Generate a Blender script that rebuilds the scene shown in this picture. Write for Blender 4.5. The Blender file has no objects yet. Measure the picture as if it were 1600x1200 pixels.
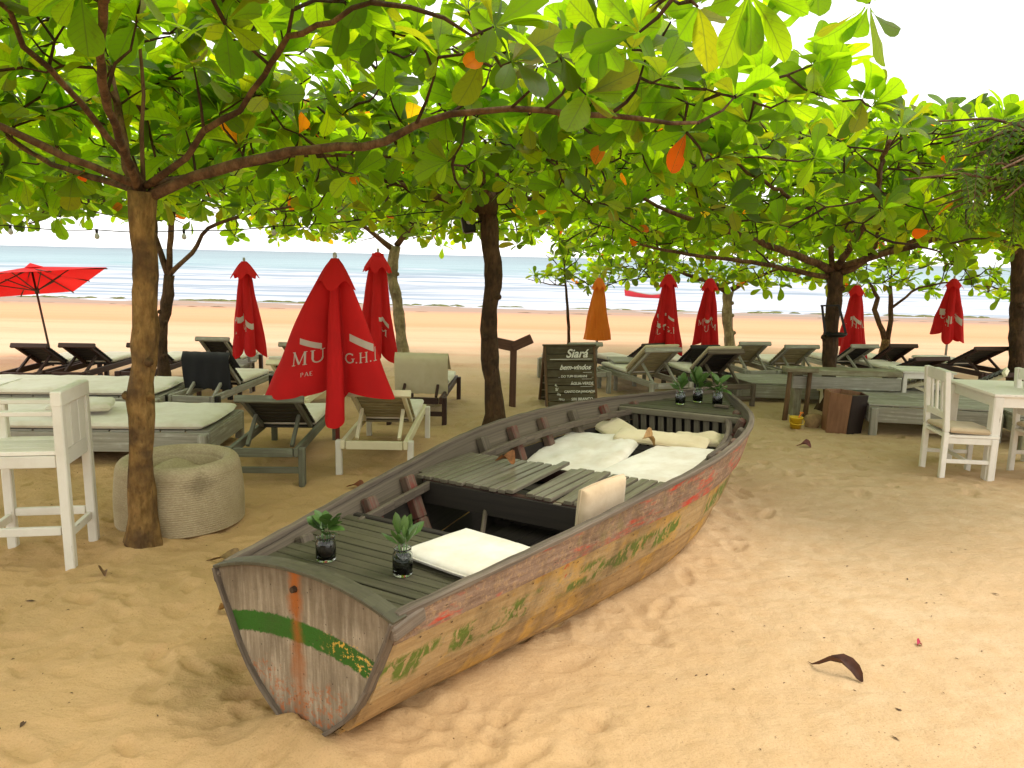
import bpy, math, random
import numpy as np
from mathutils import Vector, Matrix, Euler, Quaternion
PI = math.pi
SC = bpy.context.scene
COL = SC.collection

# ------------------------------------------------------------------ camera, light, exposure
FPX = 1205.0
CAMH = 1.85
pitch = math.atan(200 / FPX)
roll = math.atan(0.0222)
cam = bpy.data.cameras.new('camera')
cam.sensor_width = 36.0
cam.lens = FPX / 1600 * 36
cam.clip_end = 9000
cam.clip_start = 0.05
co = bpy.data.objects.new('camera', cam)
COL.objects.link(co)
fwd = Vector((0, math.cos(pitch), -math.sin(pitch)))
rt = Vector((1, 0, 0)); up = rt.cross(fwd)
r2 = rt * math.cos(roll) + up * math.sin(roll)
u2 = up * math.cos(roll) - rt * math.sin(roll)
M = Matrix((r2, u2, -fwd)).transposed().to_4x4()
M.translation = (0, 0, CAMH)
co.matrix_world = M
SC.camera = co
CAMP = Vector((0, 0, CAMH))

SUN_EL, SUN_AZ = math.radians(60), math.radians(92)   # azimuth clockwise from +Y
W = bpy.data.worlds.new("World"); SC.world = W; W.use_nodes = True
nt = W.node_tree; nt.nodes.clear()
wo = nt.nodes.new('ShaderNodeOutputWorld'); bg = nt.nodes.new('ShaderNodeBackground')
sky = nt.nodes.new('ShaderNodeTexSky'); sky.sky_type = 'NISHITA'; sky.sun_disc = False
sky.sun_elevation = SUN_EL; sky.sun_rotation = SUN_AZ
mx = nt.nodes.new('ShaderNodeMix'); mx.data_type = 'RGBA'
tcw = nt.nodes.new('ShaderNodeTexCoord'); nzw = nt.nodes.new('ShaderNodeTexNoise')
nzw.inputs['Scale'].default_value = 2.0; nzw.inputs['Detail'].default_value = 6
mpw = nt.nodes.new('ShaderNodeMapping'); mpw.inputs['Scale'].default_value = (1, 1, 3)
nt.links.new(tcw.outputs['Generated'], mpw.inputs[0]); nt.links.new(mpw.outputs[0], nzw.inputs[0])
crw = nt.nodes.new('ShaderNodeValToRGB')          # cloud sheet: slightly brighter and darker billows
crw.color_ramp.elements[0].position = .3; crw.color_ramp.elements[0].color = (8.9, 8.8, 8.8, 1)
crw.color_ramp.elements[1].position = .7; crw.color_ramp.elements[1].color = (11.4, 11.0, 10.5, 1)
nt.links.new(nzw.outputs[0], crw.inputs[0])
mx.inputs[0].default_value = 0.9
nt.links.new(sky.outputs[0], mx.inputs[6]); nt.links.new(crw.outputs[0], mx.inputs[7])
nt.links.new(mx.outputs[2], bg.inputs[0]); bg.inputs[1].default_value = 0.12
nt.links.new(bg.outputs[0], wo.inputs[0])
sd = bpy.data.lights.new('sun', 'SUN'); sd.energy = 1.5; sd.angle = math.radians(24); sd.color = (1, .95, .86)
so = bpy.data.objects.new('sun', sd); COL.objects.link(so)
sdir = Vector((math.sin(SUN_AZ) * math.cos(SUN_EL), math.cos(SUN_AZ) * math.cos(SUN_EL), math.sin(SUN_EL)))
so.rotation_euler = sdir.to_track_quat('Z', 'Y').to_euler(); so.location = (0, 0, 30)
SC.view_settings.view_transform = 'Standard'; SC.view_settings.look = 'None'
SC.view_settings.exposure = 0.75; SC.view_settings.gamma = 1; SC.view_settings.use_curve_mapping = False
SC.render.engine = 'CYCLES'
SC.cycles.max_bounces = 10; SC.cycles.transparent_max_bounces = 12

# ------------------------------------------------------------------ numpy noise
def _hash(ix, iy, s):
    h = (ix * 374761393 + iy * 668265263 + s * 974634777) & 0xffffffff
    h = ((h ^ (h >> 13)) * 1274126177) & 0xffffffff
    return ((h ^ (h >> 16)) & 0xffff) / 65535.0
def vnoise(x, y, s=0):
    ix = np.floor(x).astype(np.int64); iy = np.floor(y).astype(np.int64)
    fx = x - ix; fy = y - iy
    fx = fx * fx * (3 - 2 * fx); fy = fy * fy * (3 - 2 * fy)
    a = _hash(ix, iy, s); b = _hash(ix + 1, iy, s); c = _hash(ix, iy + 1, s); d = _hash(ix + 1, iy + 1, s)
    return (a * (1 - fx) + b * fx) * (1 - fy) + (c * (1 - fx) + d * fx) * fy - .5
def fbm(x, y, s=0, o=4):
    r = 0; a = 1
    for i in range(o):
        r = r + a * vnoise(x * 2 ** i + 17 * i, y * 2 ** i - 9 * i, s + i); a *= .5
    return r

# ------------------------------------------------------------------ materials
class Nt:
    def __init__(s, name):
        s.m = bpy.data.materials.new(name); s.m.use_nodes = True
        s.t = s.m.node_tree; s.t.nodes.clear()
        s.out = s.t.nodes.new('ShaderNodeOutputMaterial')
    def n(s, typ, **kw):
        nd = s.t.nodes.new('ShaderNode' + typ)
        for k, v in kw.items():
            if k[0] == 'i' and k[1:].isdigit(): s.set(nd.inputs[int(k[1:])], v)
            elif hasattr(nd, k) and not k in [i.name for i in nd.inputs]: setattr(nd, k, v)
            else: s.set(nd.inputs[k.replace('_', ' ')], v)
        return nd
    def set(s, inp, v):
        if isinstance(v, bpy.types.NodeSocket): s.t.links.new(v, inp)
        elif isinstance(v, bpy.types.Node): s.t.links.new(v.outputs[0], inp)
        else: inp.default_value = v
    def math(s, op, a, b=0.0, clamp=False):
        nd = s.t.nodes.new('ShaderNodeMath'); nd.operation = op; nd.use_clamp = clamp
        s.set(nd.inputs[0], a); s.set(nd.inputs[1], b); return nd.outputs[0]
    def mix(s, f, a, b, mode='MIX'):
        nd = s.t.nodes.new('ShaderNodeMix'); nd.data_type = 'RGBA'; nd.blend_type = mode
        c4 = lambda v: (*v, 1) if isinstance(v, tuple) and len(v) == 3 else v
        s.set(nd.inputs[0], f); s.set(nd.inputs[6], c4(a)); s.set(nd.inputs[7], c4(b)); return nd.outputs[2]
    def ramp(s, f, *stops):
        nd = s.t.nodes.new('ShaderNodeValToRGB'); e = nd.color_ramp.elements
        while len(e) > 1: e.remove(e[0])
        e[0].position = stops[0][0]; c = stops[0][1]; e[0].color = (*c, 1) if isinstance(c, tuple) else (c, c, c, 1)
        for p, c in stops[1:]:
            q = e.new(p); q.color = (*c, 1) if isinstance(c, tuple) else (c, c, c, 1)
        s.set(nd.inputs[0], f); return nd.outputs[0]
    def coord(s, which='Object', scale=(1, 1, 1), loc=(0, 0, 0)):
        tc = s.t.nodes.new('ShaderNodeTexCoord'); mp = s.t.nodes.new('ShaderNodeMapping')
        s.t.links.new(tc.outputs[which], mp.inputs[0]); mp.inputs['Scale'].default_value = scale
        mp.inputs['Location'].default_value = loc; return mp.outputs[0]
    def wpos(s, scale=(1, 1, 1)):
        g = s.t.nodes.new('ShaderNodeNewGeometry'); mp = s.t.nodes.new('ShaderNodeMapping')
        s.t.links.new(g.outputs['Position'], mp.inputs[0]); mp.inputs['Scale'].default_value = scale; return mp.outputs[0]
    def noise(s, vec, scale, detail=4, rough=.55, dist=0.0):
        nd = s.t.nodes.new('ShaderNodeTexNoise'); s.set(nd.inputs['Vector'], vec)
        nd.inputs['Scale'].default_value = scale; nd.inputs['Detail'].default_value = detail
        nd.inputs['Roughness'].default_value = rough; nd.inputs['Distortion'].default_value = dist; return nd.outputs[0]
    def sep(s, vec):
        nd = s.t.nodes.new('ShaderNodeSeparateXYZ'); s.set(nd.inputs[0], vec); return nd.outputs
    def bump(s, h, dist=.002, strength=1.0, normal=None):
        nd = s.t.nodes.new('ShaderNodeBump'); nd.inputs['Strength'].default_value = strength
        nd.inputs['Distance'].default_value = dist; s.set(nd.inputs['Height'], h)
        if normal: s.set(nd.inputs['Normal'], normal)
        return nd.outputs[0]
    def pbr(s, col, rough=.7, normal=None, spec=.4, **kw):
        b = s.t.nodes.new('ShaderNodeBsdfPrincipled')
        s.set(b.inputs['Base Color'], (*col, 1) if isinstance(col, tuple) and len(col) == 3 else col)
        s.set(b.inputs['Roughness'], rough); s.set(b.inputs['Specular IOR Level'], spec)
        if normal: s.set(b.inputs['Normal'], normal)
        for k, v in kw.items(): s.set(b.inputs[k.replace('_', ' ')], v)
        s.t.links.new(b.outputs[0], s.out.inputs[0]); return b

def wood(name, c1, c2, rough=.75, paint=None, pamt=.5, stain=(.05, .035, .02), samt=.35, grain=60, bump=.0012):
    """weathered board: grain along u of the UVs; optional worn paint over it"""
    N = Nt(name)
    uv = N.coord('UV', (1, 1, 1))
    oi = N.n('ObjectInfo')
    rnd = oi.outputs['Random']
    off = N.n('CombineXYZ'); N.set(off.inputs[0], N.math('MULTIPLY', rnd, 37.0)); N.set(off.inputs[1], N.math('MULTIPLY', rnd, 11.0))
    va = N.n('VectorMath', operation='ADD'); N.set(va.inputs[0], uv); N.set(va.inputs[1], off)
    mp = N.n('Mapping'); N.set(mp.inputs[0], va.outputs[0]); mp.inputs['Scale'].default_value = (2.2, grain, 1)
    g = N.noise(mp.outputs[0], 1.0, 6, .65)
    big = N.noise(va.outputs[0], 7.0, 4)
    col = N.mix(N.ramp(g, (.3, 0.), (.7, 1.)), c1, c2)
    if paint:
        m = N.math('ADD', N.math('MULTIPLY', g, .6), N.math('MULTIPLY', big, .6))
        m = N.ramp(m, (.60 - .35 * pamt, 1.), (.66 - .30 * pamt + .12, 0.)) if pamt < .9 else N.ramp(m, (.74, 1.), (.82, 0.))
        col = N.mix(m, col, paint)
    st = N.ramp(N.noise(va.outputs[0], 3.1, 5, .7), (.45, 0.), (.75, 1.))
    col = N.mix(N.math('MULTIPLY', st, samt), col, stain)
    col = N.mix(1.0, col, N.ramp(rnd, (0., .82), (1., 1.0)), 'MULTIPLY')
    h = N.math('ADD', g, N.math('MULTIPLY', big, .4))
    N.pbr(col, rough, N.bump(h, bump, .8)); return N.m

def fabric(name, c, c2=None, weave=900, rough=.9, dirt=.25, sheen=.2, stain=(.35, .25, .12)):
    N = Nt(name); ob = N.coord('Object')
    n1 = N.noise(ob, 6, 5, .6); n2 = N.noise(ob, weave, 2)
    oi = N.n('ObjectInfo')
    col = N.mix(N.math('MULTIPLY', N.ramp(n1, (.42, 0.), (.72, 1.)), dirt), c, c2 or stain)
    wr = N.noise(ob, 14, 3, .5, .6)
    N.pbr(col, rough, N.bump(N.math('ADD', N.math('MULTIPLY', n2, .05), wr), .006, .5), .25, Sheen_Weight=sheen); return N.m

def plain(name, c, rough=.6, var=.25, scale=12, metal=0.0, bump=.0008, spec=.4):
    N = Nt(name); ob = N.coord('Object'); n1 = N.noise(ob, scale, 5)
    col = N.mix(N.ramp(n1, (.3, 0.), (.7, 1.)), tuple(x * (1 - var) for x in c), c)
    N.pbr(col, rough, N.bump(n1, bump, .6), spec, Metallic=metal); return N.m

MAT = {}
MAT['white_paint'] = wood('white_paint', (.34, .27, .18), (.22, .17, .11), .6, (.80, .76, .66), .95, (.36, .27, .16), .25, 50)
MAT['cream_paint'] = wood('cream_paint', (.42, .34, .2), (.25, .19, .11), .6, (.76, .69, .45), .93, (.3, .22, .1), .25, 50)
MAT['grey_white_wood'] = wood('grey_white_wood', (.42, .40, .33), (.24, .22, .17), .75, (.62, .62, .54), .75, (.2, .17, .1), .4, 45)
MAT['sage_wood'] = wood('sage_wood', (.20, .20, .14), (.11, .11, .075), .75, (.27, .29, .20), .8, (.1, .08, .05), .4, 45)
MAT['slat_wood'] = wood('slat_wood', (.37, .31, .16), (.22, .18, .09), .75, (.45, .39, .22), .6, (.14, .1, .05), .4, 50)
MAT['dark_wood'] = wood('dark_wood', (.020, .013, .010), (.009, .006, .005), .6, None, 0, (.01, .008, .006), .4, 50)
MAT['red_wood'] = wood('red_wood', (.07, .026, .015), (.03, .012, .008), .6, None, 0, (.02, .012, .01), .4, 50)
MAT['post_wood'] = wood('post_wood', (.16, .07, .04), (.08, .035, .02), .75, None, 0, (.03, .02, .015), .5, 40)
MAT['log_wood'] = wood('log_wood', (.20, .11, .045), (.09, .05, .022), .8, None, 0, (.03, .02, .015), .5, 25, .004)
MAT['bench_wood'] = wood('bench_wood', (.30, .27, .16), (.17, .14, .08), .75, (.36, .36, .24), .5, (.1, .07, .04), .4, 40)
MAT['mattress'] = fabric('mattress', (.68, .635, .52), (.50, .42, .29), dirt=.5)
MAT['mattress_tan'] = fabric('mattress_tan', (.60, .52, .34), (.45, .36, .2), dirt=.4)
MAT['cushion_white'] = fabric('cushion_white', (.70, .66, .56), (.50, .40, .26), dirt=.55)
MAT['cushion_tan'] = fabric('cushion_tan', (.55, .43, .27), (.36, .25, .13), dirt=.5)
MAT['cushion_cream'] = fabric('cushion_cream', (.66, .56, .36), (.46, .35, .18), dirt=.4)
MAT['orange_cloth'] = fabric('orange_cloth', (.50, .22, .05), (.35, .14, .03), dirt=.5)
MAT['black_fabric'] = fabric('black_fabric', (.012, .012, .014), (.02, .018, .015), dirt=.4)
MAT['black_metal'] = plain('black_metal', (.02, .018, .016), .45, metal=.6)
MAT['brown_metal'] = plain('brown_metal', (.06, .035, .02), .55, metal=.3)
MAT['pole_grey'] = plain('pole_grey', (.45, .42, .38), .4, metal=.4)
MAT['pole_red'] = plain('pole_red', (.16, .03, .02), .5)
MAT['bulb_glass'] = plain('bulb_glass', (.5, .5, .45), .2)
MAT['chalk'] = plain('chalk', (.80, .77, .66), .95, .3, 60)

# ------------------------------------------------------------------ mesh builder
RNG = random.Random(7)
class MB:
    def __init__(s): s.v = []; s.f = []; s.uv = []; s.k = 0
    def add(s, verts, faces, uvs=None):
        o = len(s.v); s.v += [tuple(v) for v in verts]
        for i, f in enumerate(faces):
            s.f.append([o + j for j in f])
            s.uv.append(uvs[i] if uvs else [(0, 0)] * len(f))
    def beam(s, p0, p1, w, h, upv=(0, 0, 1), ch=None, taper=1.0):
        """chamfered bar from p0 to p1, w wide (sideways), h high (along upv)"""
        p0 = Vector(p0); p1 = Vector(p1); d = p1 - p0; L = d.length
        if L < 1e-6: return
        d /= L; u = Vector(upv); x = d.cross(u)
        if x.length < 1e-4: x = d.cross(Vector((0, 1, 0)))
        x.normalize(); u = x.cross(d)
        c = min(w, h) * .12 if ch is None else ch
        c = min(c, w * .4, h * .4, L * .4)
        def ring(t, sc, ins):
            a, b = w / 2 * sc, h / 2 * sc
            pts = [(-a + c, -b), (a - c, -b), (a, -b + c), (a, b - c), (a - c, b), (-a + c, b), (-a, b - c), (-a, -b + c)]
            return [p0 + d * t + x * (q[0] * (1 - ins)) + u * (q[1] * (1 - ins)) for q in pts]
        kx = c / max(w, h)
        R = [ring(0, 1, 2 * c / max(w, h)), ring(c, 1, 0), ring(L - c, taper, 0), ring(L, taper, 2 * c / max(w, h))]
        V = [p for r in R for p in r]; F = []; U = []
        off = s.k * .37; s.k += 1
        per = [0, w, w + .01, w + h, w + h + .01, 2 * w + h, 2 * w + h + .01, 2 * w + 2 * h, 2 * w + 2 * h + .01]
        ts = [0, c, L - c, L]
        for i in range(3):
            for j in range(8):
                k = (j + 1) % 8
                F.append([i * 8 + j, i * 8 + k, (i + 1) * 8 + k, (i + 1) * 8 + j])
                U.append([(ts[i] + off, per[j] + off), (ts[i] + off, per[j + 1] + off), (ts[i + 1] + off, per[j + 1] + off), (ts[i + 1] + off, per[j] + off)])
        F.append([7 - j for j in range(8)]); U.append([(off + .01 * j, off) for j in range(8)])
        F.append([24 + j for j in range(8)]); U.append([(off + .01 * j, off) for j in range(8)])
        s.add(V, F, U)
    def box(s, c, size, ch=None):
        x, y, z = size; c = Vector(c)
        if x >= y and x >= z: s.beam(c - Vector((x / 2, 0, 0)), c + Vector((x / 2, 0, 0)), y, z, (0, 0, 1), ch)
        elif y >= z: s.beam(c - Vector((0, y / 2, 0)), c + Vector((0, y / 2, 0)), x, z, (0, 0, 1), ch)
        else: s.beam(c - Vector((0, 0, z / 2)), c + Vector((0, 0, z / 2)), x, y, (0, 1, 0), ch)
    def tube(s, pts, rad, n=8, cap=True, lump=0.0):
        pts = [Vector(p) for p in pts]
        if not hasattr(rad, '__len__'): rad = [rad] * len(pts)
        rings = []; prev = None; L = 0; off = s.k * .37; s.k += 1; Ls = [0]
        for i, p in enumerate(pts):
            d = (pts[min(i + 1, len(pts) - 1)] - pts[max(i - 1, 0)]).normalized()
            if prev is None:
                a = d.cross(Vector((0, 0, 1)))
                if a.length < .1: a = d.cross(Vector((0, 1, 0)))
            else: a = prev - d * prev.dot(d)
            a.normalize(); prev = a; b = d.cross(a)
            if i: L += (p - pts[i - 1]).length; Ls.append(L)
            lm = [1 + lump * (2 * float(vnoise(np.array(i * .55 + off * 9), np.array(3 * math.sin(2 * PI * j / n) + 7), 3)) + float(vnoise(np.array(i * .2 + off * 9), np.array(2 * math.cos(2 * PI * j / n) + 3), 5))) for j in range(n)] if lump else [1] * n
            rings.append([p + (a * math.cos(2 * PI * j / n) + b * math.sin(2 * PI * j / n)) * rad[i] * lm[j] for j in range(n)])
        V = [q for r in rings for q in r]; F = []; U = []
        cr = 2 * PI * max(rad) / n
        for i in range(len(pts) - 1):
            for j in range(n):
                k = (j + 1) % n
                F.append([i * n + j, i * n + k, (i + 1) * n + k, (i + 1) * n + j])
                U.append([(Ls[i] + off, j * cr), (Ls[i] + off, (j + 1) * cr), (Ls[i + 1] + off, (j + 1) * cr), (Ls[i + 1] + off, j * cr)])
        if cap:
            F.append([n - 1 - j for j in range(n)]); U.append([(0, 0)] * n)
            m = (len(pts) - 1) * n; F.append([m + j for j in range(n)]); U.append([(0, 0)] * n)
        s.add(V, F, U)
    def lathe(s, prof, n=24, c=(0, 0, 0)):
        V = []; F = []; U = []
        for r, z in prof:
            for j in range(n):
                a = 2 * PI * j / n; V.append((c[0] + r * math.cos(a), c[1] + r * math.sin(a), c[2] + z))
        for i in range(len(prof) - 1):
            for j in range(n):
                k = (j + 1) % n; F.append([i * n + j, i * n + k, (i + 1) * n + k, (i + 1) * n + j])
                U.append([(j / n, i * .05), ((j + 1) / n, i * .05), ((j + 1) / n, i * .05 + .05), (j / n, i * .05 + .05)])
        s.add(V, F, U)
    def grid(s, P, closed=False):
        """P: rows of points"""
        m = len(P); n = len(P[0]); V = [p for r in P for p in r]; F = []; U = []
        for i in range(m - 1):
            for j in range(n if closed else n - 1):
                k = (j + 1) % n; F.append([i * n + j, i * n + k, (i + 1) * n + k, (i + 1) * n + j])
                U.append([(i / (m - 1), j / n), (i / (m - 1), (j + 1) / n), ((i + 1) / (m - 1), (j + 1) / n), ((i + 1) / (m - 1), j / n)])
        s.add(V, F, U)
    def mesh(s, name, mat=None, smooth=False):
        me = bpy.data.meshes.new(name); me.from_pydata(s.v, [], s.f)
        uvl = me.uv_layers.new(name='UVMap')
        flat = [c for f in s.uv for q in f for c in q]
        uvl.data.foreach_set('uv', flat)
        if smooth: me.polygons.foreach_set('use_smooth', [True] * len(me.polygons))
        if mat: me.materials.append(MAT[mat] if isinstance(mat, str) else mat)
        me.update(); return me

def link(name, me, parent=None, loc=None, rot=None):
    o = bpy.data.objects.new(name, me); COL.objects.link(o)
    if parent: o.parent = parent
    if loc is not None: o.location = loc
    if rot is not None: o.rotation_euler = rot
    return o
def part(name, mb, mat, parent, smooth=False, label=None, loc=None, rot=None):
    o = link(name, mb.mesh(name, mat, smooth), parent, loc, rot)
    if label: o['label'] = label
    return o
def tag(o, label, cat, group=None):
    o['label'] = label; o['category'] = cat
    if group: o['group'] = group
    return o
def thing(name, label, cat, loc=(0, 0, 0), rz=0.0, group=None):
    o = bpy.data.objects.new(name, None); COL.objects.link(o); o.empty_display_size = .1
    o.location = loc; o.rotation_euler = (0, 0, rz); return tag(o, label, cat, group)
def dup(root, label, loc=None, rz=None):
    def cp(o, par):
        c = o.copy(); COL.objects.link(c); c.parent = par
        for ch in list(o.children): cp(ch, c)
        return c
    r = cp(root, None)
    if loc is not None: r.location = loc
    if rz is not None: r.rotation_euler = (0, 0, rz)
    r['label'] = label; return r
def bm(f, *a, **k):
    b = MB(); getattr(b, f)(*a, **k); return b
def struct(o): o['kind'] = 'structure'; return o

# ------------------------------------------------------------------ ground
BOAT_O = (-.756, 2.734); BOAT_TH = .560; BOAT_HEEL = -.028
def sand_base(y): 
    t = np.clip((y - 13) / 32.0, 0, 1); z = -1.1 * (t * t * (3 - 2 * t)); return z - np.clip((y - 45) / 60, 0, 2) * 1.6
def gheight(x, y):
    far = np.exp(-np.clip(y - 3, 0, 100) / 14.0)
    h = sand_base(y)
    h = h + .035 * fbm(x * .55, y * .8, 3, 3) * np.clip(1.2 - y / 22, 0.12, 1)
    h = h + .030 * fbm(x * 2.3 + .6 * fbm(x, y, 9, 2), y * 3.0, 11, 4) * np.clip(1.1 - (x - .2) * .5, .16, 1) * (.4 + .8 * np.clip(fbm(x * .35, y * .35, 40, 2) * 2 + .6 - x * .16, 0, 1.4)) * np.clip(1.1 - y / 26, 0.03, 1)
    h = h + .012 * fbm(x * 9, y * 13, 21, 4) * far
    return h
xs = np.concatenate([-9 - np.geomspace(.05, 91, 50)[::-1], np.arange(-9, -4, .05), np.arange(-4, 4.5, .02), np.arange(4.5, 9.5, .05), 9.5 + np.geomspace(.05, 90, 50)])
ys = np.concatenate([np.linspace(-25, 1.0, 20, endpoint=False), np.arange(1.0, 5, .018), np.arange(5, 9, .03), np.arange(9, 14, .06), np.geomspace(14, 140, 150)])
X, Y = np.meshgrid(xs, ys)
Z = gheight(X, Y)
rs = np.random.RandomState(5)
def dent(cx, cy, a, ln, wd, dp):
    i0, i1 = np.searchsorted(ys, [cy - ln * 2.2, cy + ln * 2.2]); j0, j1 = np.searchsorted(xs, [cx - ln * 2.2, cx + ln * 2.2])
    if i1 <= i0 or j1 <= j0: return
    dx = X[i0:i1, j0:j1] - cx; dy = Y[i0:i1, j0:j1] - cy
    u = (dx * math.cos(a) + dy * math.sin(a)) / ln; v = (-dx * math.sin(a) + dy * math.cos(a)) / wd
    r = np.sqrt(u * u + v * v)
    Z[i0:i1, j0:j1] += -dp * np.exp(-(r ** 4)) + dp * .45 * np.exp(-((r - 1.25) / .3) ** 2)
for k in range(2600):                                  # footprints and scuffs
    cy = 1.2 + rs.rand() ** 1.2 * 12; cx = rs.uniform(-1, 1) * (cy * .75 + 1)
    soft = .16 if (cx > .3 + .62 * (cy - 2.6) * .9 and cy < 6) else 1.0
    dent(cx, cy, rs.rand() * PI, rs.uniform(.06, .13), rs.uniform(.03, .06), rs.uniform(.006, .020) * soft)
def bx_(x, y):                                        # into the boat's own frame
    dx = x - BOAT_O[0]; dy = y - BOAT_O[1]
    return dx * math.cos(BOAT_TH) - dy * math.sin(BOAT_TH), dx * math.sin(BOAT_TH) + dy * math.cos(BOAT_TH)
U_, V_ = bx_(X, Y)
ed = np.abs(U_) - np.interp(V_, [0, .54, 1.16, 2.1, 2.85, 4, 4.7], [.12, .26, .375, .48, .54, .4, .1])
Z += .035 * np.exp(-(np.clip(ed, 0, 9) / .10) ** 2) * ((V_ > -.25) & (V_ < 5.1)) * (ed > -.15) * (.7 + .6 * vnoise(X * 5, Y * 5, 77))
Z += .085 * np.exp(-((U_ / .17) ** 2 + ((V_ + .06) / .10) ** 2))
for tx, ty, rr in [(-2.33, 4.6, .16), (-.16, 8.1, .2), (.33, 9.95, .22)]:
    Z += .04 * np.exp(-(((X - tx) ** 2 + (Y - ty) ** 2) / rr ** 2))
def mesh_np(name, X, Y, Z, mat, smooth=True):
    m, n = X.shape; me = bpy.data.meshes.new(name)
    co_ = np.stack([X, Y, Z], -1).reshape(-1, 3).astype(np.float32)
    i = np.arange(m - 1)[:, None] * n + np.arange(n - 1)[None]; q = np.stack([i, i + 1, i + n + 1, i + n], -1).reshape(-1)
    me.vertices.add(m * n); me.vertices.foreach_set('co', co_.ravel())
    nf = (m - 1) * (n - 1); me.loops.add(nf * 4); me.loops.foreach_set('vertex_index', q.astype(np.int32))
    me.polygons.add(nf); me.polygons.foreach_set('loop_start', np.arange(nf, dtype=np.int32) * 4)
    me.polygons.foreach_set('use_smooth', np.ones(nf, bool)); me.materials.append(mat); me.update(calc_edges=True)
    return me
# sand material: colour zones of the beach by distance to the water, grain, litter specks
N = Nt('sand'); P = N.wpos(); sx, sy, sz = N.sep(P)
band = N.noise(N.wpos((.05, .55, 1)), 1.0, 5, .6); patch = N.noise(P, .8, 4); med = N.noise(P, 6, 5, .6); fine = N.noise(P, 140, 3, .7)
near = N.mix(N.ramp(patch, (.35, 0.), (.65, 1.)), (.50, .355, .205), (.56, .42, .26))
near = N.mix(N.ramp(med, (.38, .0), (.68, .8)), near, (.47, .315, .165))
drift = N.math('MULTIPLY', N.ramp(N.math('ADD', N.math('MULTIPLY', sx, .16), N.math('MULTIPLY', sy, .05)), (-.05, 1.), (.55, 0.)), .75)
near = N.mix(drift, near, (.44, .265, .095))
near = N.mix(N.ramp(N.noise(N.wpos((1, 1.6, 1)), 2.6, 5, .65), (.5, 0.), (.74, .45)), near, (.42, .26, .12))
near = N.mix(.25, near, (.58, .375, .20))
yy = N.math('ADD', sy, N.math('MULTIPLY', N.math('SUBTRACT', band, .5), 5.0))
yn = N.math('DIVIDE', yy, 60.0)
farc = N.ramp(yn, (.16, (.50, .36, .215)), (.24, (.56, .39, .25)), (.32, (.56, .35, .205)), (.38, (.50, .26, .125)), (.47, (.58, .30, .155)), (.58, (.58, .29, .145)), (.63, (.46, .26, .15)), (.66, (.30, .21, .16)), (.72, (.26, .21, .17)), (.8, (.25, .21, .18)))
farc = N.mix(N.ramp(N.noise(N.wpos((.03, 1.2, 1)), 1.0, 4), (.45, 0.), (.7, .5)), farc, (.50, .24, .13))
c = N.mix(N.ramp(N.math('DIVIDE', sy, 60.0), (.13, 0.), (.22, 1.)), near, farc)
c = N.mix(N.ramp(fine, (.25, .45), (.5, 0.)), c, (.25, .15, .06))
vor = N.n('TexVoronoi', feature='F1'); N.set(vor.inputs['Vector'], P); vor.inputs['Scale'].default_value = 26
vm = N.math('MULTIPLY', N.ramp(vor.outputs['Distance'], (.06, 1.), (.11, 0.)), N.ramp(N.noise(P, 1.7, 3), (.5, 0.), (.6, 1.)))
c = N.mix(vm, c, (.10, .055, .02))
hh = N.math('ADD', N.math('ADD', N.math('MULTIPLY', fine, .16), med), N.math('MULTIPLY', N.noise(N.wpos((1, 1.5, 1)), 22, 4, .6), .5))
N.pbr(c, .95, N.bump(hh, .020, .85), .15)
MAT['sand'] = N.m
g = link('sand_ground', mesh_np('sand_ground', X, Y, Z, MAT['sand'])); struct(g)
def gz(x, y):
    j = min(max(int(np.searchsorted(xs, x)), 1), len(xs) - 1); i = min(max(int(np.searchsorted(ys, y)), 1), len(ys) - 1)
    return float(Z[i, j])

# bits of leaf and twig scattered on the sand
rl = random.Random(12); MAT['litter'] = plain('litter', (.10, .055, .025), .9, .6, 30); b = MB()
for k in range(900):
    y = 1.3 + rl.random() ** 1.5 * 10; x = rl.uniform(-1, 1) * (y * .72 + .8); u_, v_ = bx_(x, y)
    if abs(u_) < .95 and -.1 < v_ < 5.2: continue
    a = rl.uniform(0, PI); L = rl.uniform(.003, .011) * (1 + (rl.random() < .06) * 2.5); w = L * rl.uniform(.12, .45); z = gz(x, y) + .002
    c_, s_ = math.cos(a), math.sin(a)
    b.add([(x - c_ * L, y - s_ * L, z), (x + s_ * w, y - c_ * w, z + .002), (x + c_ * L, y + s_ * L, z + .001), (x - s_ * w, y + c_ * w, z + .004)], [(0, 1, 2, 3)])
o = part('leaf_litter', b, 'litter', None); o['kind'] = 'stuff'

# ------------------------------------------------------------------ sea
sx_ = np.concatenate([-np.geomspace(60, 3500, 30)[::-1], np.linspace(-58, 58, 110), np.geomspace(60, 3500, 30)])
sy_ = np.concatenate([np.arange(38, 75, .22), np.arange(75, 150, .7), np.geomspace(150, 5000, 90)])
SX, SY = np.meshgrid(sx_, sy_)
ph = SY + 2.5 * fbm(SX * .03, SY * .05, 5, 3) * 2
sw = np.maximum(0, np.sin(ph * 2 * PI / 11.0)) ** 5
SZ = -1.12 + .5 * sw * np.clip((SY - 46) / 12, 0, 1) * np.clip(2.4 - SY / 90, .1, 1) * (.55 + .9 * vnoise(SX * .05, SY * .12, 8)) \
     + .05 * fbm(SX * .5, SY * 1.3, 2, 3) * np.clip(1.6 - SY / 150, .2, 1) + .02 * np.clip((60 - SY) / 20, 0, 1)
N = Nt('sea_water'); P = N.wpos(); sx, sy, sz = N.sep(P)
n1 = N.noise(N.wpos((.035, .30, 1)), 1.0, 6, .6, .4); n2 = N.noise(N.wpos((.25, 1.6, 1)), 1.0, 5, .65); n3 = N.noise(N.wpos((.012, .06, 1)), 1.0, 4)
yd = N.math('DIVIDE', sy, 300.0)
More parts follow.
